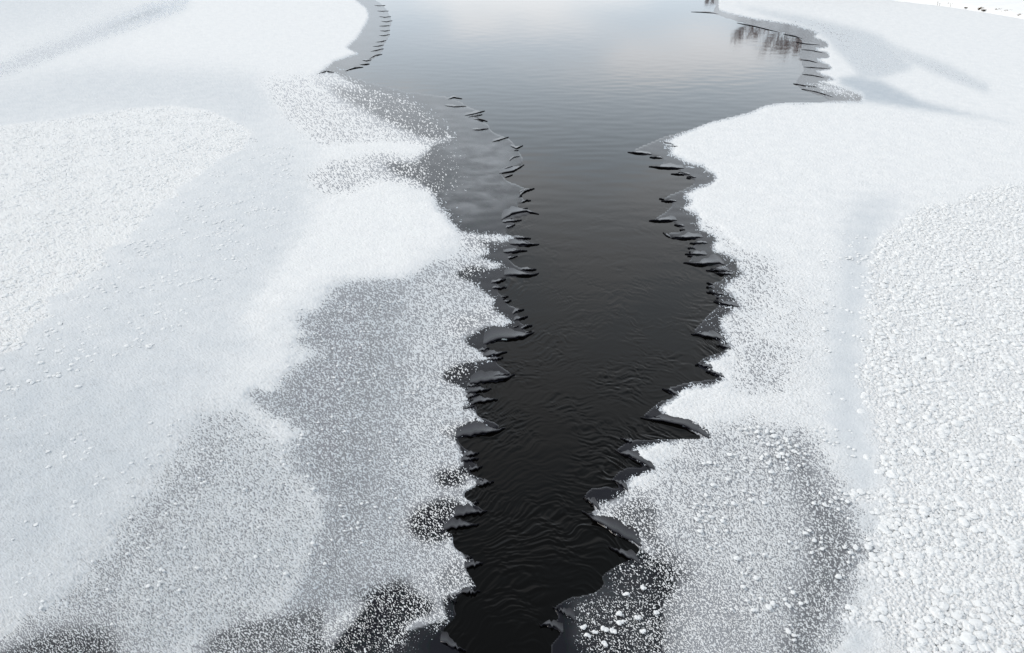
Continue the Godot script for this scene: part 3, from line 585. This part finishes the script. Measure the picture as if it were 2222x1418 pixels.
# turns a grid of heights into one mesh per sheet, leaving out the cells marked 0
func grid_meshes(points: PackedVector3Array, wide: int, deep: int, keep: PackedByteArray, colors: PackedColorArray, by_sheet: bool) -> Array:
	var out := []
	for n in (4 if by_sheet else 1):
		out.append([PackedVector3Array(), PackedVector3Array(), PackedInt32Array(), PackedColorArray(), PackedInt32Array()])
		out[n][4].resize(points.size())
		out[n][4].fill(-1)
	var corners := PackedInt32Array([0, 0, 0, 0])
	var lists := []
	for n in out.size():
		lists.append(PackedInt32Array())
	for j in deep - 1:
		for i in wide - 1:
			var k := j * wide + i
			if keep[k] == 0 and keep[k + 1] == 0 and keep[k + wide] == 0 and keep[k + wide + 1] == 0:
				continue
			var n := which_sheet(points[k].x, -points[k].z) if by_sheet else 0
			lists[n].append(k)
	for n in out.size():
		var v := PackedVector3Array()
		var nn := PackedVector3Array()
		var cc := PackedColorArray()
		var index := PackedInt32Array()
		var number: PackedInt32Array = out[n][4]
		for k in lists[n]:
			corners[0] = k
			corners[1] = k + 1
			corners[2] = k + wide
			corners[3] = k + wide + 1
			for q in corners:
				if number[q] < 0:
					number[q] = v.size()
					v.append(points[q])
					var ci := q % wide
					var left := q - 1 if ci > 0 else q
					var right := q + 1 if ci < wide - 1 else q
					var near := q - wide if q >= wide else q
					var away := q + wide if q + wide < points.size() else q
					nn.append(grid_normal(points[left], points[right], points[near], points[away]))
					if colors.size():
						cc.append(colors[q])
			var a := number[k]
			var b := number[k + 1]
			var c := number[k + wide]
			var e := number[k + wide + 1]
			index.append(a)
			index.append(c)
			index.append(b)
			index.append(b)
			index.append(c)
			index.append(e)
		out[n] = arrays_mesh(v, nn, index, cc) if index.size() else null
	return out


# ---------------------------------------------------------------- water
func build_water() -> void:
	var wide := used.size()
	var points := PackedVector3Array()
	points.resize(wide * ROWS)
	var keep := PackedByteArray()
	keep.resize(wide * ROWS)
	var near_ice := enlarged(soften(ice_mask, 4))
	for j in ROWS:
		var d := 1.0 / (NEAR + (FAR - NEAR) * j / (ROWS - 1)) - 4.434
		var reach := spread_of(d)
		var cell := reach * 0.001194
		var deep := (d + 4.434) * (d + 4.434) * 0.000114
		var xc := middle[clampi(int(d * 4.0), 0, 800)]
		var calm := clampf((26.0 - d) / 14.0, 0.03, 1.0)
		var fine := clampf(1.6 - deep / 0.05, 0.0, 1.0)
		var middling := clampf(1.8 - deep / 0.1, 0.0, 1.0)
		for c in wide:
			var i := used[c]
			var at := j * COLUMNS + i
			var x := (-SIDE + 2.0 * SIDE * i / (COLUMNS - 1)) * reach
			var y := 0.0
			if ice_up[at] < 0.8:
				keep[j * wide + c] = 1
				var edge := near_ice[at]
				var off := x - xc
				var bend := noise.get_noise_2d(x * 0.7, d * 0.7)
				var bend2 := noise.get_noise_2d(x * 1.9 + 7.0, d * 1.9)
				var p := d + (0.6 + 0.45 * noise.get_noise_2d(x * 0.3, d * 0.35 + 90.0)) * sqrt(off * off + 0.3) + 0.2 * bend + 0.09 * bend2
				x += 0.12 * bend2
				var shore := clampf(edge * 1.8, 0.0, 1.0)
				var patch := clampf(0.5 + 0.9 * noise.get_noise_2d(x * 0.8 + 40.0, d * 0.6), 0.05, 1.3)
				# crests slant away from the ice on both sides; shorter chop between them
				var w1 := noise.get_noise_2d(x * 2.1, p * 5.6)
				var w2 := noise.get_noise_2d(x * 3.6 + 17.0, p * 10.0)
				y = 0.0050 * w1 * (0.12 + 0.5 * patch + 0.7 * shore * patch) * middling + 0.0040 * w2 * (0.15 + patch) * fine
				var crest := 1.0 - absf(noise.get_noise_2d(x * 1.5 - 60.0, p * 3.4))
				y += 0.011 * crest * crest * crest * crest * shore * (0.3 + patch) * middling
				y += 0.0028 * noise.get_noise_2d(x * 8.0, p * 19.0 + 3.0) * fine * patch
				y *= calm
				y += 0.0028 * noise.get_noise_2d(x * 0.55 + 70.0, d * 1.3) * clampf(d / 30.0, 0.2, 1.0)
			points[j * wide + c] = Vector3((-SIDE + 2.0 * SIDE * i / (COLUMNS - 1)) * reach, y, -d)
	var material := plain(Color(0.0022, 0.002, 0.0018), 0.065, 0.24)
	var o := put("river_water", grid_meshes(points, wide, ROWS, keep, PackedColorArray(), false)[0], material)
	describe(o, "dark open river water running away between the saw-toothed ice edges", "water", "", "structure")
	var bed := PlaneMesh.new()
	bed.size = Vector2(60, 200)
	var deep_water := put("river_bed", bed, plain(Color(0.008, 0.008, 0.008), 0.6))
	deep_water.position = Vector3(0, -0.25, -60)
	describe(deep_water, "dark river bed under the open water", "river bed", "", "structure")


# ---------------------------------------------------------------- bare ice
func build_ice() -> void:
	var wide := used.size() / 2
	var deep := ROWS / 2
	var points := PackedVector3Array()
	points.resize(wide * deep)
	var keep := PackedByteArray()
	keep.resize(wide * deep)
	var colors := PackedColorArray()
	colors.resize(wide * deep)
	var film_up := enlarged(film)
	var lumps_up := enlarged(lumps)
	var black := Color(0.009, 0.010, 0.013)
	var hoar := Color(0.285, 0.293, 0.312)
	for j in deep:
		var d := 1.0 / (NEAR + (FAR - NEAR) * 2 * j / (ROWS - 1)) - 4.434
		var reach := spread_of(d)
		for c in wide:
			var i := used[2 * c]
			var m := ice_up[2 * j * COLUMNS + i]
			var x := (-SIDE + 2.0 * SIDE * i / (COLUMNS - 1)) * reach
			var y := ice_height(m)
			if m > 0.2:
				keep[j * wide + c] = 1
				y += ice_swell(x, d)
				var swirl := noise.get_noise_2d(x * 0.5 + 0.8 * noise.get_noise_2d(x * 0.6, d * 0.6), d * 0.6 + 33.0) + 0.5 * noise.get_noise_2d(x * 1.9 + 0.6 * noise.get_noise_2d(x * 2.0, d * 2.0), d * 1.9)
				var at := 2 * j * COLUMNS + i
				var frosted := maxf(film_up[at] * clampf(0.55 + 0.7 * swirl, 0.0, 1.2), smoothstep(0.33, 0.46, cover_up[at]) * (1.0 if x < 0.0 else 1.0 - lumps_up[at]))
				colors[j * wide + c] = black.lerp(hoar, clampf(frosted, 0.0, 1.0))
				y += 0.001 * exp(-pow((m - 0.66) / 0.1, 2.0))
			points[j * wide + c] = Vector3(x, y, -d)
	var meshes := grid_meshes(points, wide, deep, keep, colors, true)
	for n in 4:
		put("bare_ice", meshes[n], ice_material, sheet_nodes[n])


# ---------------------------------------------------------------- snow and frost on the ice
func build_snow() -> void:
	var tone_up := enlarged(tone)
	var relief_up := enlarged(relief)
	var coarse_up := enlarged(coarse)
	var wide := used.size()
	var points := PackedVector3Array()
	points.resize(wide * ROWS)
	var keep := PackedByteArray()
	keep.resize(wide * ROWS)
	var colors := PackedColorArray()
	colors.resize(wide * ROWS)
	var thin := Color(0.475, 0.525, 0.575)
	var fresh := Color(0.835, 0.84, 0.845)
	for j in ROWS:
		var d := 1.0 / (NEAR + (FAR - NEAR) * j / (ROWS - 1)) - 4.434
		var reach := spread_of(d)
		var cell := reach * 0.001194
		var deep := (d + 4.434) * (d + 4.434) * 0.000114
		for c in wide:
			var i := used[c]
			var own := j * COLUMNS + i
			var x := (-SIDE + 2.0 * SIDE * i / (COLUMNS - 1)) * reach
			var out := j * wide + c
			var m := ice_up[own]
			if m < 0.62:
				points[out] = Vector3(x, -0.1, -d)
				continue
			var wx := 0.10 * noise.get_noise_2d(x * 2.3, d * 2.3) + 0.05 * noise.get_noise_2d(x * 7.0, d * 7.0)
			var wd := 0.10 * noise.get_noise_2d(x * 2.3 + 50.0, d * 2.3) + 0.05 * noise.get_noise_2d(x * 7.0 + 50.0, d * 7.0)
			var k := clampi(j + int(wd / deep), 0, ROWS - 1) * COLUMNS + clampi(i + int(wx / cell), 0, COLUMNS - 1)
			var how := cover_up[k]
			if how < 0.03:
				points[out] = Vector3(x, ice_height(m) + ice_swell(x, d) - 0.02, -d)
				continue
			var size := coarse_up[k]
			var n := 0.5 + 0.32 * (random.randf() - 0.5) + 0.52 * lerpf(noise.get_noise_2d(x * 64.0, d * 64.0), noise.get_noise_2d(x * 16.0, d * 16.0), size * 0.75)
			if how < 0.97:
				how += 0.02 * noise.get_noise_2d(x * 1.1 + 9.0, d * 1.1)
			var past := how - 0.5
			var level := 0.5 + 0.56 * past + 0.86 * past * past * past + 3.0 * maxf(0.0, how - 0.93)
			var up := relief_up[k] * 1.8 * (level - n)
			if up > 0.0:
				keep[out] = 1
			var full := clampf((how - 0.8) * 4.0, 0.0, 1.0)
			up += full * (0.022 + 0.006 * noise.get_noise_2d(x * 1.6 + 0.5 * wx, d * 3.4 + 2.0) + 0.014 * noise.get_noise_2d(x * 0.5, d * 0.5) + 0.005 * noise.get_noise_2d(x * 3.0, d * 3.0))
			points[out] = Vector3(x, ice_height(m) + ice_swell(x, d) + maxf(up, -0.03), -d)
			var t := clampf(tone_up[k] + 0.07 * noise.get_noise_2d(x * 1.3 + 20.0, d * 1.3), 0.0, 1.0)
			colors[out] = thin.lerp(fresh, t)
	var meshes := grid_meshes(points, wide, ROWS, keep, colors, true)
	for n in 4:
		put("snow_cover", meshes[n], snow_material, sheet_nodes[n])


# ---------------------------------------------------------------- thin raised ledges along the water
func ledge(flat: Array, high: float, back: float, parent: Node3D) -> void:
	# a thin plate that runs from its free tip to its root; its near edge is lifted clear of the water and undercut
	var lip := outline(flat)
	var curve := Curve2D.new()
	for n in lip.size():
		var before := lip[maxi(n - 1, 0)]
		var after := lip[mini(n + 1, lip.size() - 1)]
		var turn := (after - before) * 0.16
		curve.add_point(lip[n], -turn, turn)
	var steps := 14
	var points := PackedVector3Array()
	var shift := random.randf() * 50.0
	# across: from the back, where the plate meets the ice, over the lip and back underneath
	var rows := [[1.0, 0.0, 0.006], [0.75, 0.1, 0.014], [0.5, 0.33, 0.018], [0.25, 0.7, 0.02], [0.08, 0.95, 0.022], [0.015, 1.0, 0.02], [0.0, 0.97, 0.012], [0.03, 0.9, 0.003], [0.15, 0.62, -0.01], [0.5, 0.0, -0.06]]
	for a in steps + 1:
		var t := a / float(steps)
		var at := curve.sample_baked(curve.get_baked_length() * t)
		var hump := sin(PI * clampf(pow(t, 0.8), 0.0, 1.0))
		var lift := 0.4 * high * hump * (0.85 + 0.3 * noise.get_noise_2d(t * 4.0 + shift, shift))
		var reach := minf(1.2 * back, 0.55 * curve.get_baked_length()) * (0.06 + 0.94 * smoothstep(0.0, 0.75, t)) * (0.85 + 0.3 * noise.get_noise_2d(t * 3.0, shift + 9.0))
		var jag := 0.035 * noise.get_noise_2d(t * 9.0 + shift, 3.0)
		for row in rows:
			var sag := 1.0 - smoothstep(0.85, 1.0, t) * 0.4
			points.append(Vector3(at.x, row[2] * sag + lift * row[1] + 0.004, -(at.y + jag + reach * row[0])))
	var st := SurfaceTool.new()
	st.begin(Mesh.PRIMITIVE_TRIANGLES)
	st.set_smooth_group(0)
	var m := rows.size()
	for n in points.size():
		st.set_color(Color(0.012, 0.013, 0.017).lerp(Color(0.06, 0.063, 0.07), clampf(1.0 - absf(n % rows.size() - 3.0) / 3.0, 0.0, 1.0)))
		st.add_vertex(points[n])
	for a in steps:
		for b in m - 1:
			var k := a * m + b
			if curve.sample_baked(0.0).x < curve.sample_baked(curve.get_baked_length()).x:
				for q in [k, k + m, k + 1, k + 1, k + m, k + m + 1]:
					st.add_index(q)
			else:
				for q in [k, k + 1, k + m, k + 1, k + m + 1, k + m]:
					st.add_index(q)
	st.generate_normals()
	put("ice_ledge", st.commit(), ice_material, parent)


func small_ledges(lips: Array, parent: Node3D) -> void:
	# finer teeth between the larger ledges
	for lip in lips:
		var p := outline(lip[0])
		var span := p[p.size() - 1] - p[0]
		for n in 3:
			var much := random.randf_range(0.2, 0.5)
			var root := p[p.size() - 1] + Vector2(random.randf_range(-0.5, 0.1) * span.x, random.randf_range(0.12, 0.75) * (1.0 if n % 2 else -1.0))
			if sample(ice_mask, root.x, root.y) < 0.7 or sample(ice_mask, root.x - span.x * much * 1.3, root.y) > 0.6:
				continue
			var tip := root - Vector2(span.x * much * 1.2, span.y * much)
			ledge([tip.x, tip.y, (tip.x + root.x) * 0.5, (tip.y + root.y) * 0.5 - 0.02, root.x, root.y], lip[1] * 0.6, lip[2] * 0.5, parent)


# ---------------------------------------------------------------- lumps of snow
func lump_mesh(shift: float, squash: float) -> ArrayMesh:
	var st := SurfaceTool.new()
	st.begin(Mesh.PRIMITIVE_TRIANGLES)
	st.set_smooth_group(0)
	var round_ := 13
	var tall := 7
	for b in tall + 1:
		var v := b / float(tall)
		var angle := lerpf(PI / 2, -PI * 0.26, v)
		for a in round_:
			var az := TAU * a / round_
			var dir := Vector3(cos(az) * cos(angle), sin(angle), sin(az) * cos(angle))
			var r := 1.0 + 0.34 * noise.get_noise_3d(dir.x * 1.2 + shift, dir.y * 1.2, dir.z * 1.2) + 0.3 * noise.get_noise_3d(dir.x * 2.4, dir.y * 2.4 + shift, dir.z * 2.4)
			st.set_color(Color(0.85, 0.855, 0.86))
			st.add_vertex(Vector3(dir.x * r, (dir.y * r + 0.4) * squash, dir.z * r))
	for b in tall:
		for a in round_:
			var k := b * round_ + a
			var n := b * round_ + (a + 1) % round_
			for q in [k, k + round_, n, n, k + round_, n + round_]:
				st.add_index(q)
	st.generate_normals()
	return st.commit()


func scatter_of(places: Array, meshes: Array, called: String, parent: Node3D) -> void:
	for kind in meshes.size():
		var chosen := places.filter(func(p): return p[1] == kind)
		if chosen.is_empty():
			continue
		var many := MultiMesh.new()
		many.transform_format = MultiMesh.TRANSFORM_3D
		many.mesh = meshes[kind]
		many.instance_count = chosen.size()
		for n in chosen.size():
			many.set_instance_transform(n, chosen[n][0])
		var o := MultiMeshInstance3D.new()
		o.name = called
		o.multimesh = many
		o.set_meta("kind", "stuff")
		parent.add_child(o, true)


func lump_place(x: float, d: float, size: float, base := 0.035, flat := 1.0) -> Transform3D:
	var b := Basis.from_euler(Vector3(random.randf_range(-0.25, 0.25), random.randf() * TAU, random.randf_range(-0.25, 0.25)))
	b = b.scaled(Vector3(size * random.randf_range(0.85, 1.25), size * flat * random.randf_range(0.8, 1.15), size * random.randf_range(0.85, 1.2)))
	return Transform3D(b, Vector3(x, base + ice_swell(x, d), -d))


func build_lumps() -> void:
	var meshes := []
	for n in 5:
		var m := lump_mesh(n * 13.7, 0.62)
		m.surface_set_material(0, snow_material)
		meshes.append(m)
	# the two fields of snow lumps frozen to the ice
	var left := []
	var right := []
	var step := 0.086
	for row in int(34.0 / (step * 0.87)):
		var d0 := 5.3 + row * step * 0.87
		var reach := spread_of(d0) * 0.9
		for col in int(2.0 * reach / step):
			var x := -reach + (col + 0.5 * (row % 2)) * step + random.randf_range(-0.045, 0.045)
			var d := d0 + random.randf_range(-0.045, 0.045)
			var wx := x + 0.22 * noise.get_noise_2d(x * 1.8, d * 1.8) + 0.1 * noise.get_noise_2d(x * 5.0, d * 5.0)
			var drift := noise.get_noise_2d(x * 0.9 + 77.0, d * 0.6) + 0.4 * noise.get_noise_2d(x * 2.5, d * 2.0 + 77.0)
			if drift < -0.5 and random.randf() < 0.7:
				continue
			if sample(lumps, wx, d) < 0.5 or random.randf() < 0.3:
				continue
			var size := (0.042 if x < 0 else 0.041) * (1.0 + 0.4 * noise.get_noise_2d(x * 1.7, d * 1.7)) * lerpf(0.55, 1.6, pow(random.randf(), 1.8))
			(left if x < 0 else right).append([lump_place(x, d, size, 0.034 if x < 0 else 0.031, 0.7 if x < 0 else 0.8), random.randi() % 5, x, d])
	for field in [[left, sheet_nodes[1], 110], [right, sheet_nodes[3], 190]]:
		var list: Array = field[0]
		var visible_ := list.filter(func(p): return absf(p[2] / spread_of(p[3])) < 0.69 and p[3] > 6.1)
		visible_.sort_custom(func(a, b): return a[3] < b[3])
		var single := visible_.slice(0, field[2])
		for p in single:
			var o := put("snow_lump", meshes[p[1]], snow_material, field[1])
			o.transform = p[0]
		var taken := {}
		for p in single:
			taken[p[0].origin] = true
		scatter_of(list.filter(func(p): return not taken.has(p[0].origin)), meshes, "snow_lump_mass", field[1])
	# loose clods scattered over the flat snow
	var loose := []
	for area in [[[4.34, 10.52, 5.58, 10.52, 5.11, 9.06, 4.22, 8.85], 32, 0.042], [[3.22, 10.65, 6.12, 10.65, 4.47, 6.15, 2.26, 6.15], 170, 0.035], [[-11.03, 30.72, -8.55, 28.63, -6.67, 20.29, -7.23, 14.63, -8.61, 11.08, -8.66, 9.75, -10.66, 13.03, -10.67, 15.78, -10.92, 23.15], 700, 0.05], [[-9.46, 11.08, -6.06, 11.08, -5.73, 7.69, -6.46, 6.15], 60, 0.034], [[-5.29, 16.03, -1.74, 16.55, -1.18, 9.75, -2.55, 6.87, -5.66, 6.28, -5.54, 9.75, -4.61, 11.99], 300, 0.024], [[9.08, 20.29, 10.27, 19.57, 6.47, 11.08, 5.78, 11.08], 90, 0.045], [[9.69, 34.87, 17.03, 34.87, 9.74, 19.57, 5.92, 19.57], 100, 0.03]]:
		var shape := outline(area[0])
		var box := Rect2(shape[0], Vector2.ZERO)
		for v in shape:
			box = box.expand(v)
		var made := 0
		for attempt in 20000:
			if made >= area[1]:
				break
			var x := random.randf_range(box.position.x, box.end.x)
			var d := random.randf_range(box.position.y, box.end.y)
			if not Geometry2D.is_point_in_polygon(Vector2(x, d), shape) or noise.get_noise_2d(x * 0.8 + 5.0, d * 0.8) + random.randf_range(-0.5, 0.5) < 0.0 or sample(ice_mask, x, d) < 0.9:
				continue
			made += 1
			loose.append([lump_place(x, d, area[2] * random.randf_range(0.4, 1.05), 0.046, 0.8), random.randi() % 5, x, d])
	scatter_of(loose.filter(func(p): return p[2] < 0), meshes, "loose_snow", sheet_nodes[1])
	scatter_of(loose.filter(func(p): return p[2] >= 0), meshes, "loose_snow", sheet_nodes[3])
	# a pale chip of ice caught at the dark edge of a ledge on the left
	var chip := SurfaceTool.new()
	chip.begin(Mesh.PRIMITIVE_TRIANGLES)
	chip.append_from(lump_mesh(91.0, 0.6), 0, Transform3D(Basis.from_scale(Vector3(0.05, 0.022, 0.03)), Vector3.ZERO))
	chip.append_from(lump_mesh(55.0, 0.6), 0, Transform3D(Basis.from_scale(Vector3(0.025, 0.018, 0.02)), Vector3(0.05, 0, 0.01)))
	var pale := plain(Color(0.3, 0.34, 0.35), 0.4)
	var chip_node := put("ice_chip", chip.commit(), pale)
	chip_node.position = Vector3(-0.18, 0.015, -13.83)
	describe(chip_node, "small pale ice chip caught at the dark edge of a left ledge", "ice chip")
	# single clods on the black ice at the lower right
	var spots := outline([1.40, 6.58, 1.44, 6.45, 1.39, 6.43, 1.64, 6.52, 1.19, 6.35, 1.23, 6.33, 1.07, 6.29, 0.96, 6.24, 1.79, 7.01, 1.29, 6.31, 0.92, 6.38, 1.16, 6.13, 1.67, 6.31, 1.54, 6.90, 1.90, 6.60])
	for v in spots:
		var clod := Node3D.new()
		clod.name = "snow_clod"
		add_child(clod, true)
		clod.position = Vector3(v.x, 0.04, -v.y)
		describe(clod, "small white snow clod lying alone on the black ice at lower right of the water", "snow clod", "snow clods on the black ice")
		var st := SurfaceTool.new()
		st.begin(Mesh.PRIMITIVE_TRIANGLES)
		for n in 3 + random.randi() % 3:
			st.append_from(meshes[random.randi() % 5], 0, lump_place(random.randf_range(-0.028, 0.028), random.randf_range(-0.02, 0.02), random.randf_range(0.014, 0.027), 0.004))
		put("clod", st.commit(), snow_material, clod)


# ---------------------------------------------------------------- banks and fields round the river
func sheet(called: String, corners: Array, label: String) -> void:
	var st := SurfaceTool.new()
	st.begin(Mesh.PRIMITIVE_TRIANGLES)
	st.set_color(Color(0.88, 0.89, 0.91))
	for n in corners.size() / 2 - 1:
		for q in [2 * n, 2 * n + 1, 2 * n + 2, 2 * n + 2, 2 * n + 1, 2 * n + 3]:
			st.set_normal(Vector3.UP)
			st.add_vertex(corners[q])
	var o := put(called, st.commit(), snow_material)
	describe(o, label, "snow field", "", "structure")


func build_surroundings() -> void:
	var left := []
	var right := []
	for n in 24:
		var d := 5.3 * pow(150.0 / 5.3, n / 23.0)
		var x := 0.945 * spread_of(d)
		left.append_array([Vector3(-900, 0.055, -d), Vector3(-x, 0.055, -d)])
		right.append_array([Vector3(x, 0.055, -d), Vector3(900, 0.055, -d)])
	sheet("snow_field", left, "flat snow stretching away left of the river")
	sheet("snow_field", right, "flat snow stretching away right of the river")
	sheet("snow_field", [Vector3(-3000, 0.065, -148.5), Vector3(-3000, 0.065, -4000), Vector3(3000, 0.065, -148.5), Vector3(3000, 0.065, -4000)], "flat snow beyond the far bend of the river")
	sheet("snow_field", [Vector3(-900, 0.065, 60), Vector3(-900, 0.065, -5.32), Vector3(-0.7, 0.065, 60), Vector3(-0.7, 0.065, -5.32)], "snow covered ice under the bridge on the left")
	sheet("snow_field", [Vector3(0.6, 0.065, 60), Vector3(0.6, 0.065, -5.32), Vector3(900, 0.065, 60), Vector3(900, 0.065, -5.32)], "snow covered ice under the bridge on the right")
	# the snowy bank at the upper right
	var toe := outline([40.91, 122.01, 42.33, 99.85, 42.80, 93.70, 43.70, 89.28, 44.76, 86.22, 45.76, 83.35, 46.45, 79.38, 46.86, 76.13, 47.11, 72.77, 48.08, 66.22, 49.76, 56.41])
	var curve := Curve2D.new()
	for v in toe:
		curve.add_point(v)
	var points := PackedVector3Array()
	var across := [[-0.6, 0.0], [0.0, 0.09], [0.25, 0.3], [0.6, 0.42], [1.5, 0.55], [4.0, 0.9], [9.0, 1.2], [30.0, 1.5], [140.0, 1.8]]
	var long := 160
	var whole := curve.get_baked_length()
	for a in long + 1:
		var at := curve.sample_baked(whole * a / long)
		var on := curve.sample_baked(minf(whole * a / long + 0.5, whole)) - curve.sample_baked(maxf(whole * a / long - 0.5, 0.0))
		var out := Vector2(-on.y, on.x).normalized()
		if out.y < 0:
			out = -out
		for row in across:
			var p: Vector2 = at + out * (row[0] + 0.25 * noise.get_noise_2d(at.x * 0.7, row[0]))
			points.append(Vector3(p.x, row[1] * (1.0 + 0.25 * noise.get_noise_2d(p.x * 0.5, p.y * 0.5)), -p.y))
	var st := SurfaceTool.new()
	st.begin(Mesh.PRIMITIVE_TRIANGLES)
	st.set_smooth_group(0)
	for p in points:
		st.set_color(Color(0.92, 0.92, 0.92))
		st.add_vertex(p)
	var m := across.size()
	for a in long:
		for b in m - 1:
			var k := a * m + b
			for q in [k, k + 1, k + m, k + m, k + 1, k + m + 1]:
				st.add_index(q)
	st.generate_normals()
	describe(put("snow_bank", st.commit(), snow_material), "bright white snowy bank rising at the upper right corner", "snow bank", "", "structure")


# ---------------------------------------------------------------- dry plants, trees
func tube(st: SurfaceTool, a: Vector3, b: Vector3, ra: float, rb: float, sides := 5) -> void:
	var along_ := (b - a).normalized()
	var u := along_.cross(Vector3(0.3, 0.1, 1.0)).normalized()
	var v := along_.cross(u)
	for k in sides:
		var d0 := u * cos(TAU * k / sides) + v * sin(TAU * k / sides)
		var d1 := u * cos(TAU * (k + 1) / sides) + v * sin(TAU * (k + 1) / sides)
		for q in [[a, d0, ra], [b, d0, rb], [a, d1, ra], [a, d1, ra], [b, d0, rb], [b, d1, rb]]:
			st.set_normal(q[1])
			st.add_vertex(q[0] + q[1] * q[2])


func branch(st: SurfaceTool, twigs: SurfaceTool, from: Vector3, dir: Vector3, length: float, radius: float, level: int) -> void:
	var to := from + dir * length
	tube(st if level < 2 else twigs, from, to, radius, maxf(radius * 0.55, 0.007), 5 if level < 2 else 3)
	if level == 4:
		return
	for n in (5 if level < 2 else 4):
		var at := from.lerp(to, random.randf_range(0.35, 1.0))
		var out := (dir + Vector3(random.randf_range(-0.8, 0.8), random.randf_range(-0.15, 0.5), random.randf_range(-0.8, 0.8))).normalized()
		branch(st, twigs, at, out, length * random.randf_range(0.45, 0.7), maxf(radius * 0.5, 0.009), level + 1)


func build_small_things() -> void:
	var straw := plain(Color(0.16, 0.11, 0.055))
	var soil := plain(Color(0.03, 0.022, 0.015))
	# dry stalks and undercut clumps of grass along the toe of the bank
	for s in [[44.06, 89.28, 0.35], [44.42, 89.28, 0.35], [44.98, 89.81, 0.4], [44.93, 84.29, 0.35], [45.17, 84.29, 0.2], [46.05, 84.29, 0.25], [45.81, 83.35, 0.25], [46.29, 83.82, 0.2], [45.30, 89.28, 0.2]]:
		var st := SurfaceTool.new()
		st.begin(Mesh.PRIMITIVE_TRIANGLES)
		var lean := Vector3(random.randf_range(-0.08, 0.08), 0, random.randf_range(-0.08, 0.08))
		for n in 3:
			var foot := Vector3(random.randf_range(-0.03, 0.03), 0, random.randf_range(-0.03, 0.03))
			var tip: Vector3 = foot * 1.5 + lean * s[2] * 2.0 + Vector3(0, s[2] * random.randf_range(0.7, 1.1), 0)
			tube(st, foot, tip, 0.014, 0.006, 4)
			tube(st, tip, tip + lean * 0.4 + Vector3(0, 0.06, 0), 0.02, 0.008, 4)
		var o := put("dry_stalk", st.commit(), straw)
		o.position = Vector3(s[0] * 0.996, 0.12, -(s[1] - 0.4))
		describe(o, "thin dry brown stalk sticking out of the snow at the foot of the bank", "plant", "dry stalks along the bank")
	var where := ["small dark tuft of dry grass at the bank, just left of the wider clumps", "dark upright tuft of dry grass at the left end of the clumps on the bank", "long low dark grass clump beside the upright tuft on the bank", "brown grass clump with bare soil in the middle of the bank", "widest dark clump of grass and bare soil on the bank", "low brown grass tuft right of the widest clump on the bank", "dry grass clump at the edge of the bank nearest the right corner", "tiny dry grass tuft beside the tall stalks on the bank"]
	var number := 0
	for s in [[46.42, 81.54, 0.25, 0.1], [46.96, 79.80, 0.5, 0.28], [46.99, 78.96, 0.8, 0.16], [47.80, 78.13, 0.7, 0.3], [47.76, 76.53, 1.0, 0.34], [48.00, 75.75, 0.5, 0.2], [47.74, 74.23, 0.8, 0.25], [45.50, 88.24, 0.3, 0.12]]:
		var clump := Node3D.new()
		clump.name = "grass_clump"
		add_child(clump, true)
		clump.position = Vector3(s[0] * 0.996, 0.16, -(s[1] - 0.4))
		describe(clump, where[number], "grass", "dry grass clumps along the bank")
		number += 1
		var blades := SurfaceTool.new()
		blades.begin(Mesh.PRIMITIVE_TRIANGLES)
		for n in int(60 * s[2]) + 12:
			var foot := Vector3(random.randf_range(-0.5, 0.5) * s[2], 0.02, random.randf_range(-0.1, 0.15))
			var bow := Vector3(random.randf_range(-0.2, 0.2), s[3] * random.randf_range(0.6, 1.2), random.randf_range(-0.05, 0.25))
			tube(blades, foot, foot + bow * 0.6, 0.012, 0.01, 3)
			tube(blades, foot + bow * 0.6, foot + bow + Vector3(bow.x * 0.4, -0.04, 0.04), 0.01, 0.003, 3)
		put("blades", blades.commit(), straw, clump)
		var clod := SurfaceTool.new()
		clod.begin(Mesh.PRIMITIVE_TRIANGLES)
		clod.append_from(lump_mesh(number * 3.3, 0.7), 0, Transform3D(Basis.from_scale(Vector3(s[2] * 0.5, s[3] * 0.6, 0.14)), Vector3(0, 0.0, 0.02)))
		put("soil", clod.commit(), soil, clump)
	# a few bare trees further up the right bank, seen only mirrored in the water
	var bark := plain(Color(0.1, 0.06, 0.05))
	var twig := plain(Color(0.22, 0.12, 0.1))
	var trees := [[30.8, 101.0, 6.9, "bare tree with dense reddish twigs on the right bank, leftmost of the close three"], [34.5, 99.0, 8.4, "bare tree with reddish twigs in the middle of the three on the right bank"], [38.8, 93.0, 6.8, "low spreading bare tree on the right bank, rightmost of all"], [36.6, 96.0, 8.4, "bare brownish tree third from the left on the right bank"], [30.5, 122.0, 3.8, "slender bare tree farthest up the right bank"]]
	for t in trees:
		var tree := Node3D.new()
		tree.name = "bare_tree"
		add_child(tree, true)
		tree.position = Vector3(t[0], 0.3, -t[1])
		describe(tree, t[3], "tree", "bare trees on the right bank")
		var wood := SurfaceTool.new()
		wood.begin(Mesh.PRIMITIVE_TRIANGLES)
		var twigs := SurfaceTool.new()
		twigs.begin(Mesh.PRIMITIVE_TRIANGLES)
		var trunk := SurfaceTool.new()
		trunk.begin(Mesh.PRIMITIVE_TRIANGLES)
		tube(trunk, Vector3(0, -0.4, 0), Vector3(0.1, t[2] * 0.45, 0), 0.09, 0.06, 8)
		for n in 5:
			var turn := TAU * n / 5.0
			branch(wood, twigs, Vector3(0.1 * n / 5.0, t[2] * (0.25 + 0.2 * n / 5.0), 0), Vector3(cos(turn) * 0.75, 0.75, sin(turn) * 0.75).normalized(), t[2] * 0.3, 0.06, 0)
		put("trunk", trunk.commit(), bark, tree)
		put("limbs", wood.commit(), bark, tree)
		put("twigs", twigs.commit(), twig, tree)
